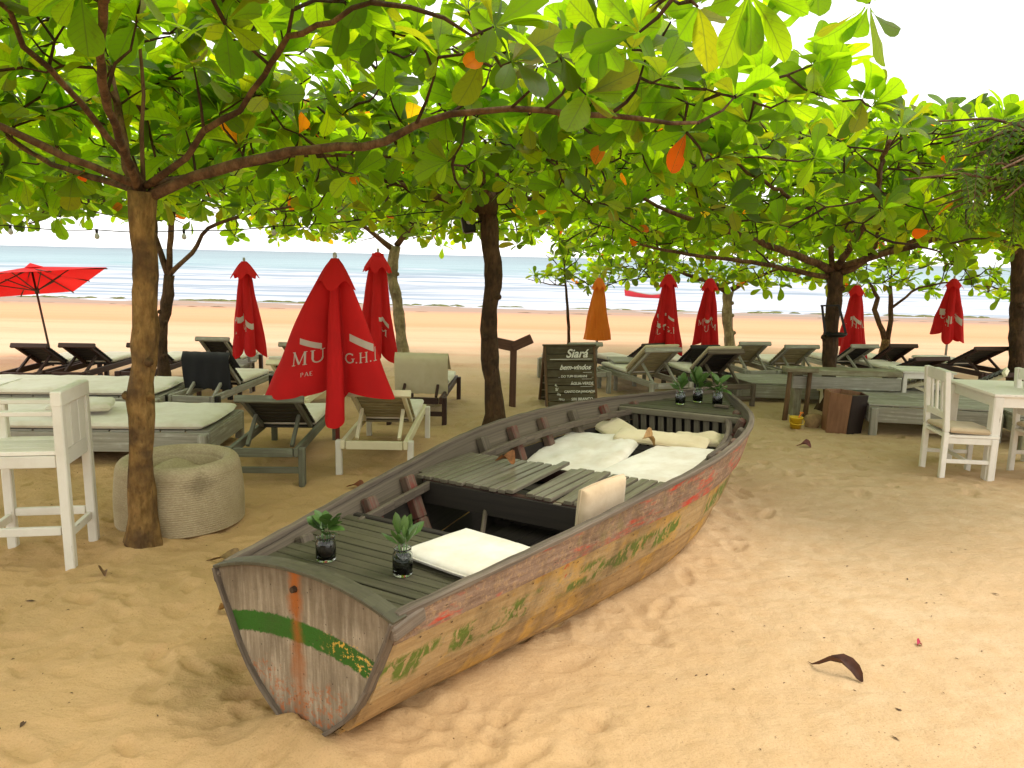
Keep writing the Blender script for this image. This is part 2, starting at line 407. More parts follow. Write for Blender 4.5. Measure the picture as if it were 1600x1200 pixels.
fo = N.ramp(yd, (.145, 1.0), (.20, .86), (.32, .74), (.42, .48), (.60, .22), (1.0, .0))
fm = N.math('ADD', N.math('ADD', N.math('MULTIPLY', n1, .75), N.math('MULTIPLY', n2, .35)), N.math('MULTIPLY', fo, .62))
fm = N.ramp(fm, (.72, 0.), (1.0, 1.))
deep = N.ramp(N.math('DIVIDE', sy, 1500.0), (.04, (.26, .34, .36)), (.10, (.15, .25, .27)), (.22, (.085, .16, .19)), (.8, (.04, .08, .11)))
deep = N.mix(N.ramp(n3, (.4, 0.), (.65, .45)), deep, (.20, .33, .36))
strk = N.ramp(N.noise(N.wpos((.02, .55, 1)), 1.0, 5, .6), (.46, 0.), (.58, .9))
foamc = N.mix(strk, (.46, .475, .52), (.20, .25, .30))
col = N.mix(fm, deep, foamc)
N.pbr(col, N.ramp(fm, (0., .38), (1., .9)), N.bump(N.math('ADD', n1, n2), .25, .5), .14)
sea = link('sea', mesh_np('sea', SX, SY, SZ, N.m)); struct(sea)

# weed line along the water's edge
def blob(b, c, rx, ry, rz, n=7, rng=RNG):
    rows = []
    for i in range(5):
        f = i / 4 * PI / 2
        rows.append([(c[0] + rx * math.cos(f) * math.cos(2 * PI * j / n) * rng.uniform(.8, 1.2), c[1] + ry * math.cos(f) * math.sin(2 * PI * j / n) * rng.uniform(.8, 1.2), c[2] + rz * math.sin(f) * rng.uniform(.8, 1.1)) for j in range(n)])
    b.grid(rows, True)
MAT['weed'] = plain('weed', (.16, .17, .045), .9, .6, 5)
MAT['wrack'] = plain('wrack', (.22, .14, .085), .9, .5, 5)
b = MB(); r = random.Random(3)
for i in range(90):
    x = r.uniform(-28, 36); 
    for k in range(r.randint(1, 3)): 
        y = 45.2 + r.uniform(-.6, .5); blob(b, (x + r.uniform(-.6, .6), y, float(sand_base(np.array(y))) - .02), r.uniform(.2, .6), .15, r.uniform(.04, .12), rng=r)
o = part('seaweed', b, 'weed', None, True); o['kind'] = 'stuff'
b = MB()
for i in range(60):
    x = r.uniform(-26, 34); y = r.gauss(39.5 + 1.2 * math.sin(x * .13), .7)
    blob(b, (x, y, float(sand_base(np.array(y))) - .01), r.uniform(.1, .5), r.uniform(.04, .12), r.uniform(.01, .05), 6, rng=r)
o = part('wrack_line', b, 'wrack', None, True); o['kind'] = 'stuff'
# ------------------------------------------------------------------ trees
def bark(name, c1, c2, c3):
    N = Nt(name); ob = N.coord('Object'); ob2 = N.coord('Object', (1, 1, .35))
    a = N.noise(ob2, 22, 6, .7); d = N.noise(ob, 5, 4); v = N.n('TexVoronoi'); N.set(v.inputs['Vector'], N.coord('Object', (1, 1, .45))); v.inputs['Scale'].default_value = 28
    c = N.mix(N.ramp(a, (.35, 0.), (.65, 1.)), c1, c2); c = N.mix(N.ramp(d, (.45, 0.), (.62, .85)), c, c3)
    c = N.mix(N.ramp(v.outputs['Distance'], (.0, .7), (.22, .0)), c, tuple(x * .35 for x in c1))
    N.pbr(c, .85, N.bump(N.math('ADD', a, N.math('MULTIPLY', v.outputs['Distance'], .9)), .022, 1.0), .25); return N.m
MAT['bark_ochre'] = bark('bark_ochre', (.15, .08, .022), (.31, .18, .06), (.075, .04, .018))
MAT['bark_pale'] = bark('bark_pale', (.24, .19, .10), (.42, .34, .2), (.16, .12, .07))
MAT['bark_dark'] = bark('bark_dark', (.05, .027, .013), (.11, .06, .028), (.035, .02, .01))
MAT['limb'] = bark('limb', (.085, .042, .02), (.21, .12, .06), (.05, .025, .014))
MAT['twig'] = bark('twig', (.045, .024, .012), (.11, .06, .032), (.03, .016, .01))
N = Nt('leaf')
at = N.n('Attribute', attribute_name='tint'); uv = N.coord('UV'); u, v, _ = N.sep(uv)
vv = N.math('ABSOLUTE', N.math('SUBTRACT', v, .5))
mid = N.ramp(vv, (.012, 1.), (.03, 0.))
lat = N.math('FRACT', N.math('MULTIPLY', N.math('SUBTRACT', u, N.math('MULTIPLY', vv, .55)), 9.0))
latm = N.math('MULTIPLY', N.ramp(N.math('ABSOLUTE', N.math('SUBTRACT', lat, .5)), (.02, 1.), (.08, 0.)), .55)
vein = N.math('MAXIMUM', mid, latm)
ob = N.wpos(); bl = N.noise(ob, 30, 4, .6); sp = N.noise(ob, 9, 3)
base = N.mix(N.math('MULTIPLY', vein, .45), at.outputs['Color'], (.20, .24, .05))
base = N.mix(N.ramp(bl, (.55, 0.), (.8, .5)), base, (.12, .10, .02))
tr = N.mix(1.0, at.outputs['Color'], (5.3, 5.3, .45), 'MULTIPLY')
tr = N.mix(N.math('MULTIPLY', vein, .55), tr, (.10, .16, .02))
tr = N.mix(N.ramp(bl, (.58, 0.), (.8, .6)), tr, (.16, .12, .02))
pb = N.t.nodes.new('ShaderNodeBsdfPrincipled'); N.set(pb.inputs['Base Color'], base); N.set(pb.inputs['Roughness'], .48); N.set(pb.inputs['Specular IOR Level'], .26)
bn = N.bump(N.math('ADD', vein, N.math('MULTIPLY', bl, .5)), .002, .5); N.set(pb.inputs['Normal'], bn)
tl = N.n('BsdfTranslucent'); N.set(tl.inputs[0], tr)
ms = N.n('MixShader'); N.set(ms.inputs[0], .62); N.t.links.new(pb.outputs[0], ms.inputs[1]); N.t.links.new(tl.outputs[0], ms.inputs[2])
N.t.links.new(ms.outputs[0], N.out.inputs[0]); MAT['leaf'] = N.m

def leaf_np(seed, wide=.275, stations=(0, .10, .24, .42, .60, .76, .89, .97, 1.0), hw=(.03, .12, .34, .66, .90, 1.0, .86, .50, .08), droop=.28, fold=.22):
    r = random.Random(seed); V = []; F = []; U = []
    cz = droop * r.uniform(.2, 1.7) * r.choice([1, 1, -.5]); tw = r.uniform(-.6, .6); fo = fold * r.uniform(.3, 1.9)
    for i, (t, h) in enumerate(zip(stations, hw)):
        w = wide * h * r.uniform(.93, 1.06); zc = -cz * t * t; a = tw * t
        for j, sgn in enumerate((-1, -.5, 0, .5, 1)):
            x = sgn * w; z = zc + (abs(sgn) * w * 0 + abs(x)) * fo + (r.uniform(-.02, .02) if abs(sgn) == 1 else 0)
            V.append((t, x * math.cos(a), z + x * math.sin(a))); U.append((t, .5 + sgn * .5 * h))
    n = len(stations)
    for i in range(n - 1):
        for j in range(4): F.append((i * 5 + j, i * 5 + j + 1, (i + 1) * 5 + j + 1, (i + 1) * 5 + j))
    return np.array(V), F, U
TINTS = [(.085, .145, .012), (.052, .095, .010), (.125, .185, .013), (.034, .062, .012), (.10, .105, .016), (.165, .205, .014), (.055, .07, .016)]
AUT = [(.42, .12, .015), (.34, .05, .012), (.28, .07, .02), (.36, .20, .04)]
LEAFT = []
def add_leaf_meshes():
    for si in range(5):
        V, F, U = leaf_np(100 + si)
        for ti, tn in enumerate(TINTS + AUT):
            me = bpy.data.meshes.new('leaf'); me.from_pydata(V.tolist(), [], F)
            uvl = me.uv_layers.new(name='UVMap'); uvl.data.foreach_set('uv', [c for f in F for k in f for c in U[k]])
            ca = me.color_attributes.new('tint', 'FLOAT_COLOR', 'POINT')
            ca.data.foreach_set('color', [c for _ in range(len(V)) for c in (*tn, 1.0)])
            me.polygons.foreach_set('use_smooth', [True] * len(F)); me.materials.append(MAT['leaf']); me.update()
            LEAFT.append((V, F, U, tn, me, si, ti))
add_leaf_meshes()
NT = len(TINTS); NA = len(TINTS) + len(AUT)
def in_view(p):
    d = p - CAMP; z = d.dot(fwd)
    if z < .3: return None
    x = FPX * d.dot(r2) / z; y = FPX * d.dot(u2) / z
    return z if abs(x) < 850 and abs(y) < 650 else None
def join_leaves(name, items, parent, mat='leaf'):
    Vs = []; LV = []; UVs = []; Cs = []; o = 0; nf = 0
    cache = {}
    for Mx, ti in items:
        V, F, U, tn, me, _, _ = LEAFT[ti]
        A = np.array(Mx); W_ = V @ A[:3, :3].T + A[:3, 3]
        Vs.append(W_)
        if ti not in cache:
            cache[ti] = (np.array(F).ravel(), np.array([U[k] for f in F for k in f]).ravel())
        LV.append(cache[ti][0] + o); UVs.append(cache[ti][1]); Cs.append(np.tile((*tn, 1.0), (len(V), 1))); o += len(V); nf += len(F)
    if not Vs: return
    me = bpy.data.meshes.new(name); me.vertices.add(o); me.vertices.foreach_set('co', np.concatenate(Vs).ravel())
    me.loops.add(nf * 4); me.loops.foreach_set('vertex_index', np.concatenate(LV).astype(np.int32))
    me.polygons.add(nf); me.polygons.foreach_set('loop_start', np.arange(nf, dtype=np.int32) * 4)
    me.polygons.foreach_set('use_smooth', np.ones(nf, bool))
    uvl = me.uv_layers.new(name='UVMap'); uvl.data.foreach_set('uv', np.concatenate(UVs).astype(np.float32))
    ca = me.color_attributes.new('tint', 'FLOAT_COLOR', 'POINT'); ca.data.foreach_set('color', np.concatenate(Cs).astype(np.float32).ravel())
    me.materials.append(MAT[mat]); me.update(calc_edges=True); me.validate()
    ob_ = link(name, me, parent); ob_['kind'] = 'stuff'; return ob_

def smooth_path(pts, step=.12, jit=.0, rng=RNG):
    """Catmull-Rom through (x,y,z,r)"""
    out = []; n = len(pts)
    P_ = [np.array(p, float) for p in pts]; P_ = [2 * P_[0] - P_[1]] + P_ + [2 * P_[-1] - P_[-2]]
    for i in range(1, n):
        a, b_, c_, d_ = P_[i - 1], P_[i], P_[i + 1], P_[i + 2]
        k = max(1, int(np.linalg.norm(c_[:3] - b_[:3]) / step))
        for t in np.arange(k) / k:
            q = .5 * ((2 * b_) + (-a + c_) * t + (2 * a - 5 * b_ + 4 * c_ - d_) * t * t + (-a + 3 * b_ - 3 * c_ + d_) * t ** 3)
            q[3] = max(q[3], .004); q[:3] += [rng.gauss(0, jit) for _ in range(3)]; out.append(q)
    out.append(P_[n].copy()); return out

TREES = {
 'A': ([(-2.307,4.64,-0.028,0.0874),(-2.303,4.64,0.338,0.0791),(-2.275,4.64,0.829,0.0736),(-2.242,4.64,1.265,0.0736),(-2.203,4.64,1.689,0.0699),(-2.198,4.64,1.989,0.0718),(-2.18,4.64,2.173,0.0782)],
  [[(-2.158,4.64,2.155,0.0336),(-2.025,4.6,2.209,0.0325),(-1.881,4.6,2.267,0.0308),(-1.675,4.5,2.307,0.0308),(-1.263,4.4,2.387,0.0252),(-0.717,4.3,2.439,0.0213),(-0.539,4.25,2.524,0.019),(-0.37,4.25,2.576,0.0179),(-0.032,4.2,2.6,0.0168),(0.302,4.2,2.588,0.0146),(0.622,4.1,2.549,0.0123),(0.894,4,2.523,0.0084)],
   [(-2.161,4.62,2.208,0.0224),(-1.976,4.5,2.3,0.0202),(-1.812,4.4,2.358,0.019),(-1.679,4.3,2.474,0.0179),(-1.426,4.1,2.553,0.0157),(-1.325,4,2.634,0.0151),(-1.228,3.9,2.68,0.0146),(-1.016,3.6,2.769,0.0129),(-0.754,3.3,2.769,0.0112),(-0.562,3.1,2.78,0.009)],
   [(-2.191,4.62,2.207,0.0252),(-2.223,4.6,2.32,0.0224),(-2.247,4.4,2.454,0.0179),(-2.289,4.2,2.587,0.0168),(-2.323,4,2.718,0.0151),(-2.31,3.8,2.766,0.0134),(-2.231,3.6,2.855,0.0112),(-2.228,3.4,2.896,0.009)],
   [(-2.221,4.64,2.172,0.0252),(-2.431,4.8,2.226,0.0213),(-2.77,5,2.314,0.0179),(-3.125,5.2,2.417,0.0146),(-3.492,5.4,2.605,0.0112)],
   [(-2.219,4.66,2.174,0.0336),(-2.308,4.72,2.317,0.0308),(-2.369,4.8,2.481,0.028),(-2.437,4.9,2.7,0.0224),(-2.519,5,2.962,0.0168)],
   [(-2.178,4.62,2.171,0.0146),(-2.182,4.64,2.391,0.0123),(-2.164,4.64,2.711,0.0106),(-2.15,4.64,3.161,0.009)],
   [(-2.2,4.6,2.2,0.0252),(-1.9,3.7,2.6,0.0196),(-1.3,2.7,2.85,0.0151),(-0.7,2,2.95,0.0101)],
   [(-2.2,4.6,2.2,0.0224),(-2.9,3.8,2.6,0.0168),(-3,2.8,2.85,0.0112)],
   [(-2.2,4.62,2.2,0.0224),(-1.6,5.6,2.5,0.0168),(-1,6.3,2.6,0.0112)]]),
 'B': ([(-4.383,9.56,-0.032,0.09),(-4.376,9.56,0.409,0.0765),(-4.379,9.56,0.811,0.072),(-4.275,9.56,1.289,0.0675),(-4.24,9.56,1.525,0.063)],
  [[(-4.239,9.56,1.54,0.032),(-4.048,9.5,1.7,0.028),(-3.926,9.5,1.803,0.0264),(-3.68,9.4,2.102,0.0224),(-3.371,9.3,2.209,0.0192),(-2.882,9.2,2.318,0.016),(-2.406,9.1,2.394,0.0128)],
   [(-4.256,9.56,1.509,0.04),(-4.328,9.56,1.794,0.036),(-4.406,9.6,1.986,0.032),(-4.409,9.6,2.369,0.028),(-4.582,9.6,2.743,0.02)],
   [(-4.239,9.56,1.54,0.04),(-4.174,9.5,1.989,0.036),(-4.092,9.4,2.288,0.032),(-3.88,9.3,2.654,0.024)]]),
 'C': ([(-0.154,8.1,-0.014,0.1092),(-0.196,8.1,0.432,0.0882),(-0.245,8.1,0.877,0.0882),(-0.257,8.1,1.181,0.084),(-0.218,8.1,1.648,0.0882),(-0.265,8.1,2.04,0.0924),(-0.316,8.1,2.329,0.1008)],
  [[(-0.401,8.1,2.347,0.0432),(-0.624,8,2.374,0.036),(-0.904,7.9,2.461,0.0288),(-1.227,7.8,2.537,0.0245),(-1.49,7.7,2.589,0.0202),(-1.819,7.6,2.643,0.0144)],
   [(-0.238,8.1,2.414,0.0504),(-0.127,8,2.498,0.0396),(0.074,7.9,2.655,0.0324),(0.413,7.7,2.833,0.0288),(0.629,7.6,2.937,0.0245),(1.053,7.4,2.98,0.0202),(1.344,7.2,2.984,0.0144)],
   [(-0.37,8.1,2.424,0.036),(-0.47,8.1,2.549,0.0288),(-0.596,8,2.85,0.0216),(-0.685,7.9,2.988,0.0144)],
   [(-0.207,8.1,2.492,0.0252),(-0.192,8.1,2.733,0.0202),(-0.08,8.1,2.967,0.0158),(-0.058,8,3.169,0.0115)],
   [(-0.27,8.1,2.4,0.036),(-0.3,7.2,2.6,0.0288),(0.1,6.2,2.75,0.0216),(0.4,5.3,2.8,0.0144)],
   [(-0.27,8.1,2.4,0.036),(0.2,9,2.5,0.0252),(0.3,10,2.6,0.0144)]]),
 'D': ([(-1.746,12.5,-0.019,0.1056),(-1.808,12.5,0.474,0.0924),(-1.869,12.5,0.993,0.088),(-1.95,12.5,1.503,0.0836),(-1.908,12.5,1.96,0.088)],
  [[(-1.888,12.5,1.981,0.048),(-1.67,12.4,2.213,0.04),(-1.446,12.3,2.401,0.032),(-1,12.2,2.59,0.016)],
   [(-1.97,12.5,1.928,0.048),(-2.156,12.4,2.083,0.04),(-2.308,12.3,2.215,0.032),(-2.787,12.1,2.545,0.016)]]),
 'E': ([(1.049,14.2,-0.073,0.032),(1.014,14.2,0.592,0.028),(0.959,14.2,1.178,0.0224),(0.911,14.2,1.583,0.016),(0.891,14.2,1.824,0.0112)],
  [[(0.954,14.2,1.341,0.012),(0.652,14,1.364,0.01),(0.244,13.9,1.45,0.006)],
   [(0.911,14.2,1.571,0.012),(0.707,14.2,1.774,0.01),(0.552,14.2,1.886,0.007)],
   [(0.91,14.2,1.617,0.012),(1.114,14.2,1.783,0.009),(1.248,14.2,1.935,0.006)]]),
 'F': ([(4.299,15,-0.022,0.1275),(4.212,15,0.341,0.102),(4.145,15,0.777,0.0935),(4.137,15,1.27,0.102)],
  [[(4.113,15,1.258,0.064),(3.779,14.9,1.438,0.048),(3.382,14.8,1.541,0.036),(2.886,14.6,1.677,0.02)],
   [(4.185,15,1.284,0.056),(4.427,14.9,1.464,0.04),(4.751,14.8,1.619,0.028),(5.128,14.7,1.785,0.016)]]),
 'G': ([(4.039,9.7,-0.018,0.108),(4.017,9.7,0.413,0.09),(3.997,9.7,0.903,0.09),(4.002,9.7,1.385,0.09),(3.962,9.7,1.741,0.099)],
  [[(3.93,9.7,1.748,0.056),(3.781,9.6,1.809,0.048),(3.31,9.3,1.938,0.04),(2.804,9,2.064,0.036),(2.142,8.6,2.228,0.0304),(1.683,8.3,2.326,0.024),(1.251,8,2.471,0.016)],
   [(3.919,9.7,1.685,0.036),(3.76,9.6,1.692,0.032),(2.978,9.5,1.823,0.0264),(2.034,9.2,1.917,0.0208),(1.433,9,2.012,0.0128)],
   [(3.996,9.7,1.718,0.048),(4.138,9.6,1.786,0.04),(4.285,9.5,1.906,0.036),(4.689,9.2,2.138,0.028),(4.91,8.9,2.406,0.0224),(5.029,8.5,2.763,0.016)],
   [(3.962,9.7,1.741,0.04),(3.869,9.6,1.974,0.032),(3.789,9.5,2.238,0.024)],
   [(4.006,9.7,1.781,0.032),(4.31,9.5,1.968,0.024),(4.281,9.3,2.191,0.02),(4.247,9,2.518,0.0144)],
   [(4,9.7,1.8,0.048),(3.8,8.8,2.1,0.036),(3.5,7.7,2.4,0.028),(3,6.6,2.6,0.02),(2.6,5.6,2.7,0.0144)],
   [(4,9.7,1.8,0.04),(4.8,8.6,2.2,0.028),(5.1,7.5,2.5,0.02),(4.8,6.2,2.7,0.0144)],
   [(3.6,8.4,2.2,0.024),(2.6,7.7,2.5,0.0192),(1.8,6.6,2.65,0.0128)]]),
 'H': ([(6.658,13.7,-0.03,0.099),(6.636,13.7,0.305,0.0855),(6.635,13.7,0.534,0.081)],
  [[(6.624,13.7,0.534,0.052),(6.493,13.7,0.816,0.044),(6.379,13.7,1.052,0.044),(6.426,13.7,1.256,0.04),(6.292,13.7,1.477,0.024)],
   [(6.658,13.7,0.535,0.048),(6.68,13.7,0.877,0.044),(6.657,13.7,1.216,0.04),(6.611,13.7,1.551,0.028)],
   [(6.67,13.7,1.081,0.024),(6.858,13.6,1.293,0.0224),(7.036,13.5,1.457,0.0192),(7.547,13.2,1.609,0.012)]]),
 'I': ([(7.64,11.5,-0.024,0.144),(7.553,11.5,0.501,0.117),(7.498,11.5,1.075,0.108),(7.395,11.5,2.012,0.108),(7.359,11.5,2.654,0.099)],
  [[(7.395,11.5,2.012,0.04),(6.877,11.2,2.271,0.032),(6.24,10.8,2.591,0.016)],
   [(7.359,11.5,2.654,0.048),(6.844,11,2.961,0.032),(6.17,10.4,3.299,0.016)],
   [(7.359,11.5,2.654,0.048),(7.508,11.2,2.993,0.032),(7.866,11,3.241,0.016)]]),
}


def rosette(p, d, rng, nl, size, aut=.014, spread=1.0):
    """leaves in a whorl at a twig's end; returns [(matrix, template)]"""
    res = []; d = d.normalized(); a0 = rng.uniform(0, 2 * PI)
    ax = d.cross(Vector((.3, .9, .1))).normalized(); ay = d.cross(ax)
    for k in range(nl):
        a = a0 + k * 2.4 + rng.uniform(-.3, .3); el = rng.uniform(.15, 1.0) if k > 1 else rng.uniform(.8, 1.35)
        el = el / spread
        if rng.random() < .09: el = rng.uniform(-.9, -.2)
        dr = (ax * math.cos(a) + ay * math.sin(a)) * math.cos(el) + d * math.sin(el)
        dr.z -= .12; dr.normalize()
        L = size * (rng.uniform(.45, .8) if rng.random() < .25 else rng.uniform(.75, 1.2))
        nrm = d * math.cos(el) - (ax * math.cos(a) + ay * math.sin(a)) * math.sin(el)
        nrm = (nrm + Vector((rng.gauss(0, .25), rng.gauss(0, .25), rng.gauss(0, .15)))).normalized()
        y = nrm.cross(dr).normalized(); z = dr.cross(y)
        w = L * rng.uniform(.85, 1.15)
        Mx = Matrix((dr * L, y * w, z * L)).transposed().to_4x4(); Mx.translation = p + dr * .012
        ti = NT + rng.randrange(len(AUT)) if rng.random() < aut else min(int(abs(rng.gauss(1.6, 2.0))), NT - 1)
        res.append((Mx, rng.randrange(5) * NA + ti))
    return res

def build_tree(key, label, barkm, targets, rng, leaf=.2, aut=.009, rlimb='limb', nmax=300, tname='broadleaf_tree', stump=None):
    trunk, limbs = TREES[key]
    base = Vector(trunk[0][:3]); gzz = gz(base.x, base.y)
    root = thing(tname, label, 'tree', (base.x, base.y, gzz), 0, 'broad-leaved shade trees on the beach')
    off = -Vector((base.x, base.y, gzz))
    loc = lambda q: Vector(q[:3]) + off
    tp = smooth_path([(trunk[0][0], trunk[0][1], gzz - .12, trunk[0][3] * 1.25)] + [tuple(q) for q in trunk[:]], .10, .004, rng)
    b = MB(); b.tube([loc(q) for q in tp], [q[3] * (1 + .05 * math.sin(i * 1.7) + .45 * math.exp(-max(0, q[2] - gzz) / .10)) for i, q in enumerate(tp)], 18, lump=.16)
    for kk in range(3):          # knots where limbs were cut
        q = tp[rng.randrange(len(tp) // 3, len(tp) - 2)]; a = rng.uniform(PI, 2 * PI); dv = Vector((math.cos(a), math.sin(a), .25))
        b.tube([loc(q) + dv * q[3] * .6, loc(q) + dv * q[3] * 1.25, loc(q) + dv * q[3] * 1.4], [q[3] * .45, q[3] * .36, q[3] * .1], 8)
    part('trunk', b, barkm, root, True)
    nodes = []   # pos, parent index, dir
    for l in limbs:
        sp = smooth_path(l, .12, .006, rng); b = MB()
        b.tube([loc(q) for q in sp], [max(q[3], .006) for q in sp], 10, lump=.14); part('limb', b, rlimb, root, True)
        for i, q in enumerate(sp):
            dd = sp[min(i + 1, len(sp) - 1)][:3] - sp[max(i - 1, 0)][:3]
            nodes.append((Vector(q[:3]), -1, Vector(dd).normalized(), q[3]))
    base_n = len(nodes)
    cen = Vector(trunk[-1][:3])
    npos = np.array([n[0][:] for n in nodes]); ndir = np.array([n[2][:] for n in nodes])
    order = sorted(range(len(targets)), key=lambda i: float(np.min(np.linalg.norm(npos - np.array(targets[i][:]), axis=1))))
    P_ = list(map(tuple, npos)); tw = MB(); leaves = []
    npos = np.vstack([npos, np.zeros((len(targets) * 14, 3))]); ndir = np.vstack([ndir, np.zeros((len(targets) * 14, 3))]); cnt = base_n
    for i in order:
        t = targets[i]; ta = np.array(t[:])
        dv = ta - npos[:cnt]; dist = np.linalg.norm(dv, axis=1) + 1e-6
        cosang = (dv * ndir[:cnt]).sum(1) / dist
        cost = dist * (1 + .55 * (1 - cosang)) + .15 * np.clip(npos[:cnt, 2] - ta[2], 0, 9)
        k = int(np.argmin(cost)); D = float(dist[k]); s0 = Vector(npos[k]); d0 = Vector(ndir[k])
        m = max(2, min(12, int(D / .10)))
        dt = (t - s0); cdir = (d0 * .45 + dt.normalized() * .6).normalized()
        c1 = s0 + cdir * D * .45; c2 = t - (dt.normalized() * .5 + Vector((0, 0, .5))).normalized() * D * .3
        pts = []
        for j in range(m + 1):
            f = j / m; q = s0 * (1 - f) ** 3 + c1 * 3 * f * (1 - f) ** 2 + c2 * 3 * f * f * (1 - f) + t * f ** 3
            if 0 < j < m: q = q + Vector((rng.gauss(0, 1), rng.gauss(0, 1), rng.gauss(0, 1))) * D * .025
            pts.append(q)
        r0 = .006 + .012 * min(D, 1.4)
        tw.tube([q + off for q in pts], [r0 + (.0045 - r0) * j / m for j in range(m + 1)], 5, False)
        for j in range(1, m + 1):
            npos[cnt] = pts[j][:]; ndir[cnt] = (pts[j] - pts[j - 1]).normalized()[:]; cnt += 1
        ed_ = (pts[-1] - pts[-2]).normalized()
        upd = (ed_ + Vector((0, 0, 1.1))).normalized()
        if rng.random() < .05: upd = Vector((rng.gauss(0, .4), rng.gauss(0, .4), -.9)).normalized()
        leaves += rosette(t, upd, rng, rng.randint(7, 12), leaf, aut=aut, spread=1.0)
    if tw.v: part('twigs', tw, 'twig', root, True)['kind'] = 'stuff'
    place_leaves(leaves, root, off, nmax)
    return root, off
def place_leaves(leaves, root, off, nmax):
    sc = []
    for i, (Mx, ti) in enumerate(leaves):
        z = in_view(Mx.translation); sc.append((Mx.to_scale()[0] / z if z else 0, i))
    sc.sort(reverse=True)
    top = [i for s_, i in sc[:nmax] if s_ > 0]; ts = set(top)
    T0 = Matrix.Translation(off)
    for i in top:
        Mx, ti = leaves[i]; o = bpy.data.objects.new('leaf', LEAFT[ti][4]); COL.objects.link(o); o.parent = root; o.matrix_local = T0 @ Mx
    join_leaves('foliage', [(T0 @ leaves[i][0], leaves[i][1]) for i in range(len(leaves)) if i not in ts], root)

# twig-end positions: an uneven flat canopy about 2 to 3 m up, shared out among the trees
rng = random.Random(21)
TI = {'A': (4.0, 1.0, 2.15, 3.1), 'B': (3.2, 1., 2.05, 3.0), 'C': (3.3, 1., 2.1, 3.05), 'D': (3.0, 1., 2.0, 3.0), 'F': (3.6, 1., 1.30, 2.6), 'G': (4.3, 1., 1.95, 3.2), 'H': (3.3, 1., 1.28, 2.7), 'I': (3.5, 1., 2.1, 3.4)}
tg = {k: [] for k in TREES}
def allowed(x, y):
    if y < 1.15: return False
    if x > 2.75 and y < 5.7: return False
    if x > 1.35: return y > 4.3 + .35 * math.sin(x * 2.3)
    if x > -.2: return y > 3.1 + (x + .2) * .8
    return y > 1.25 or x < -2
sp_ = .285
gy = .6
while gy < 17.5:
    gx = -10.5
    while gx < 12.5:
        x = gx + rng.uniform(-.5, .5) * sp_; y = gy + rng.uniform(-.5, .5) * sp_
        if allowed(x, y):
            best = None
            for k, (R_, w_, z0, z1) in TI.items():
                t_ = TREES[k][0][-1]; d = math.hypot(x - t_[0], y - t_[1])
                if d < R_ and (best is None or d / R_ < best[0]): best = (d / R_, k, d)
            if best:
                f, k, d = best; R_, w_, z0, z1 = TI[k]
                top = z1 - .32 * f * f + .16 * float(vnoise(np.array(x * 1.1), np.array(y * 1.1), 4)) * 2
                low = z0 + .25 * (1 - f) + .12 * rng.uniform(-1, 1)
                dens = 1 - .5 * f ** 3
                if y > 11: dens *= .95
                if k == 'A' and y < 4.4: top = max(top, 2.72)
                if math.hypot(x, y) > 1.3:
                    if rng.random() < dens * .97: tg[k].append(Vector((x, y, top - rng.random() ** 2 * .22)))
                    if k in 'AC' and rng.random() < .35: tg[k].append(Vector((x + .12, y - .1, top - .12 - rng.random() * .2)))
                    if (y > 4.9 or k != 'A') and rng.random() < dens * (.95 if k in 'GI' else .62) * (1.0 if y > 6.5 else .8): tg[k].append(Vector((x + rng.uniform(-.1, .1), y + rng.uniform(-.1, .1), low + rng.random() * (top - low) * .75)))
        gx += sp_
    gy += sp_ * .9
tg['E'] = [Vector(v) for v in [(1.31, 13.9, 1.44), (1.7, 14, 1.4), (.55, 13.9, 1.5), (.35, 13.8, 1.52), (.95, 14.1, 1.42), (1.1, 14.0, 1.38), (1.25, 14.3, 1.45), (.75, 14.0, 1.45), (1.05, 14.2, 1.9), (.85, 14.2, 1.92), (1.25, 14.1, 1.95), (.7, 14.1, 1.85), (1.45, 14.2, 1.9), (1.0, 14.0, 2.05), (1.2, 14.3, 2.1), (.6, 14.2, 1.5)]]
LAB = {'A': 'nearest shade tree, ochre trunk rising beside the round pouf, one long limb reaching right', 'B': 'slim forked dark tree behind the daybeds, just right of the nearest trunk',
 'C': 'shade tree with a thick dark trunk at centre, standing behind the boat', 'D': 'pale-trunked tree behind the three red umbrellas, left of the centre trunk',
 'E': 'thin young sapling with sparse leaves standing behind the chalk-lettered sign', 'F': 'pale straight-trunked tree behind the loungers, between the red umbrellas and the log-legged table',
 'G': 'dark spreading tree standing behind the brown planter box with a hanging dish on its trunk', 'H': 'tree with a Y-forked trunk beyond the long grey bench',
 'I': 'dark thick trunk at the right edge behind the white table'}
BK = {'A': 'bark_ochre', 'B': 'bark_dark', 'C': 'bark_dark', 'D': 'bark_pale', 'E': 'bark_dark', 'F': 'bark_pale', 'G': 'bark_dark', 'H': 'bark_ochre', 'I': 'bark_dark'}
ROOTS = {}
for k in TREES:
    ROOTS[k] = build_tree(k, LAB[k], BK[k], tg[k], random.Random(ord(k)), leaf={'A': .215, 'E': .17}.get(k, .2))
r_, off_ = ROOTS['C']; b = MB(); b.tube([Vector((-.32, 8.06, 2.28)) + off_, Vector((-.31, 8.04, 2.4)) + off_, Vector((-.33, 8.04, 2.47)) + off_], [.13, .14, .12], 12); part('stump', b, 'bark_dark', r_, True)

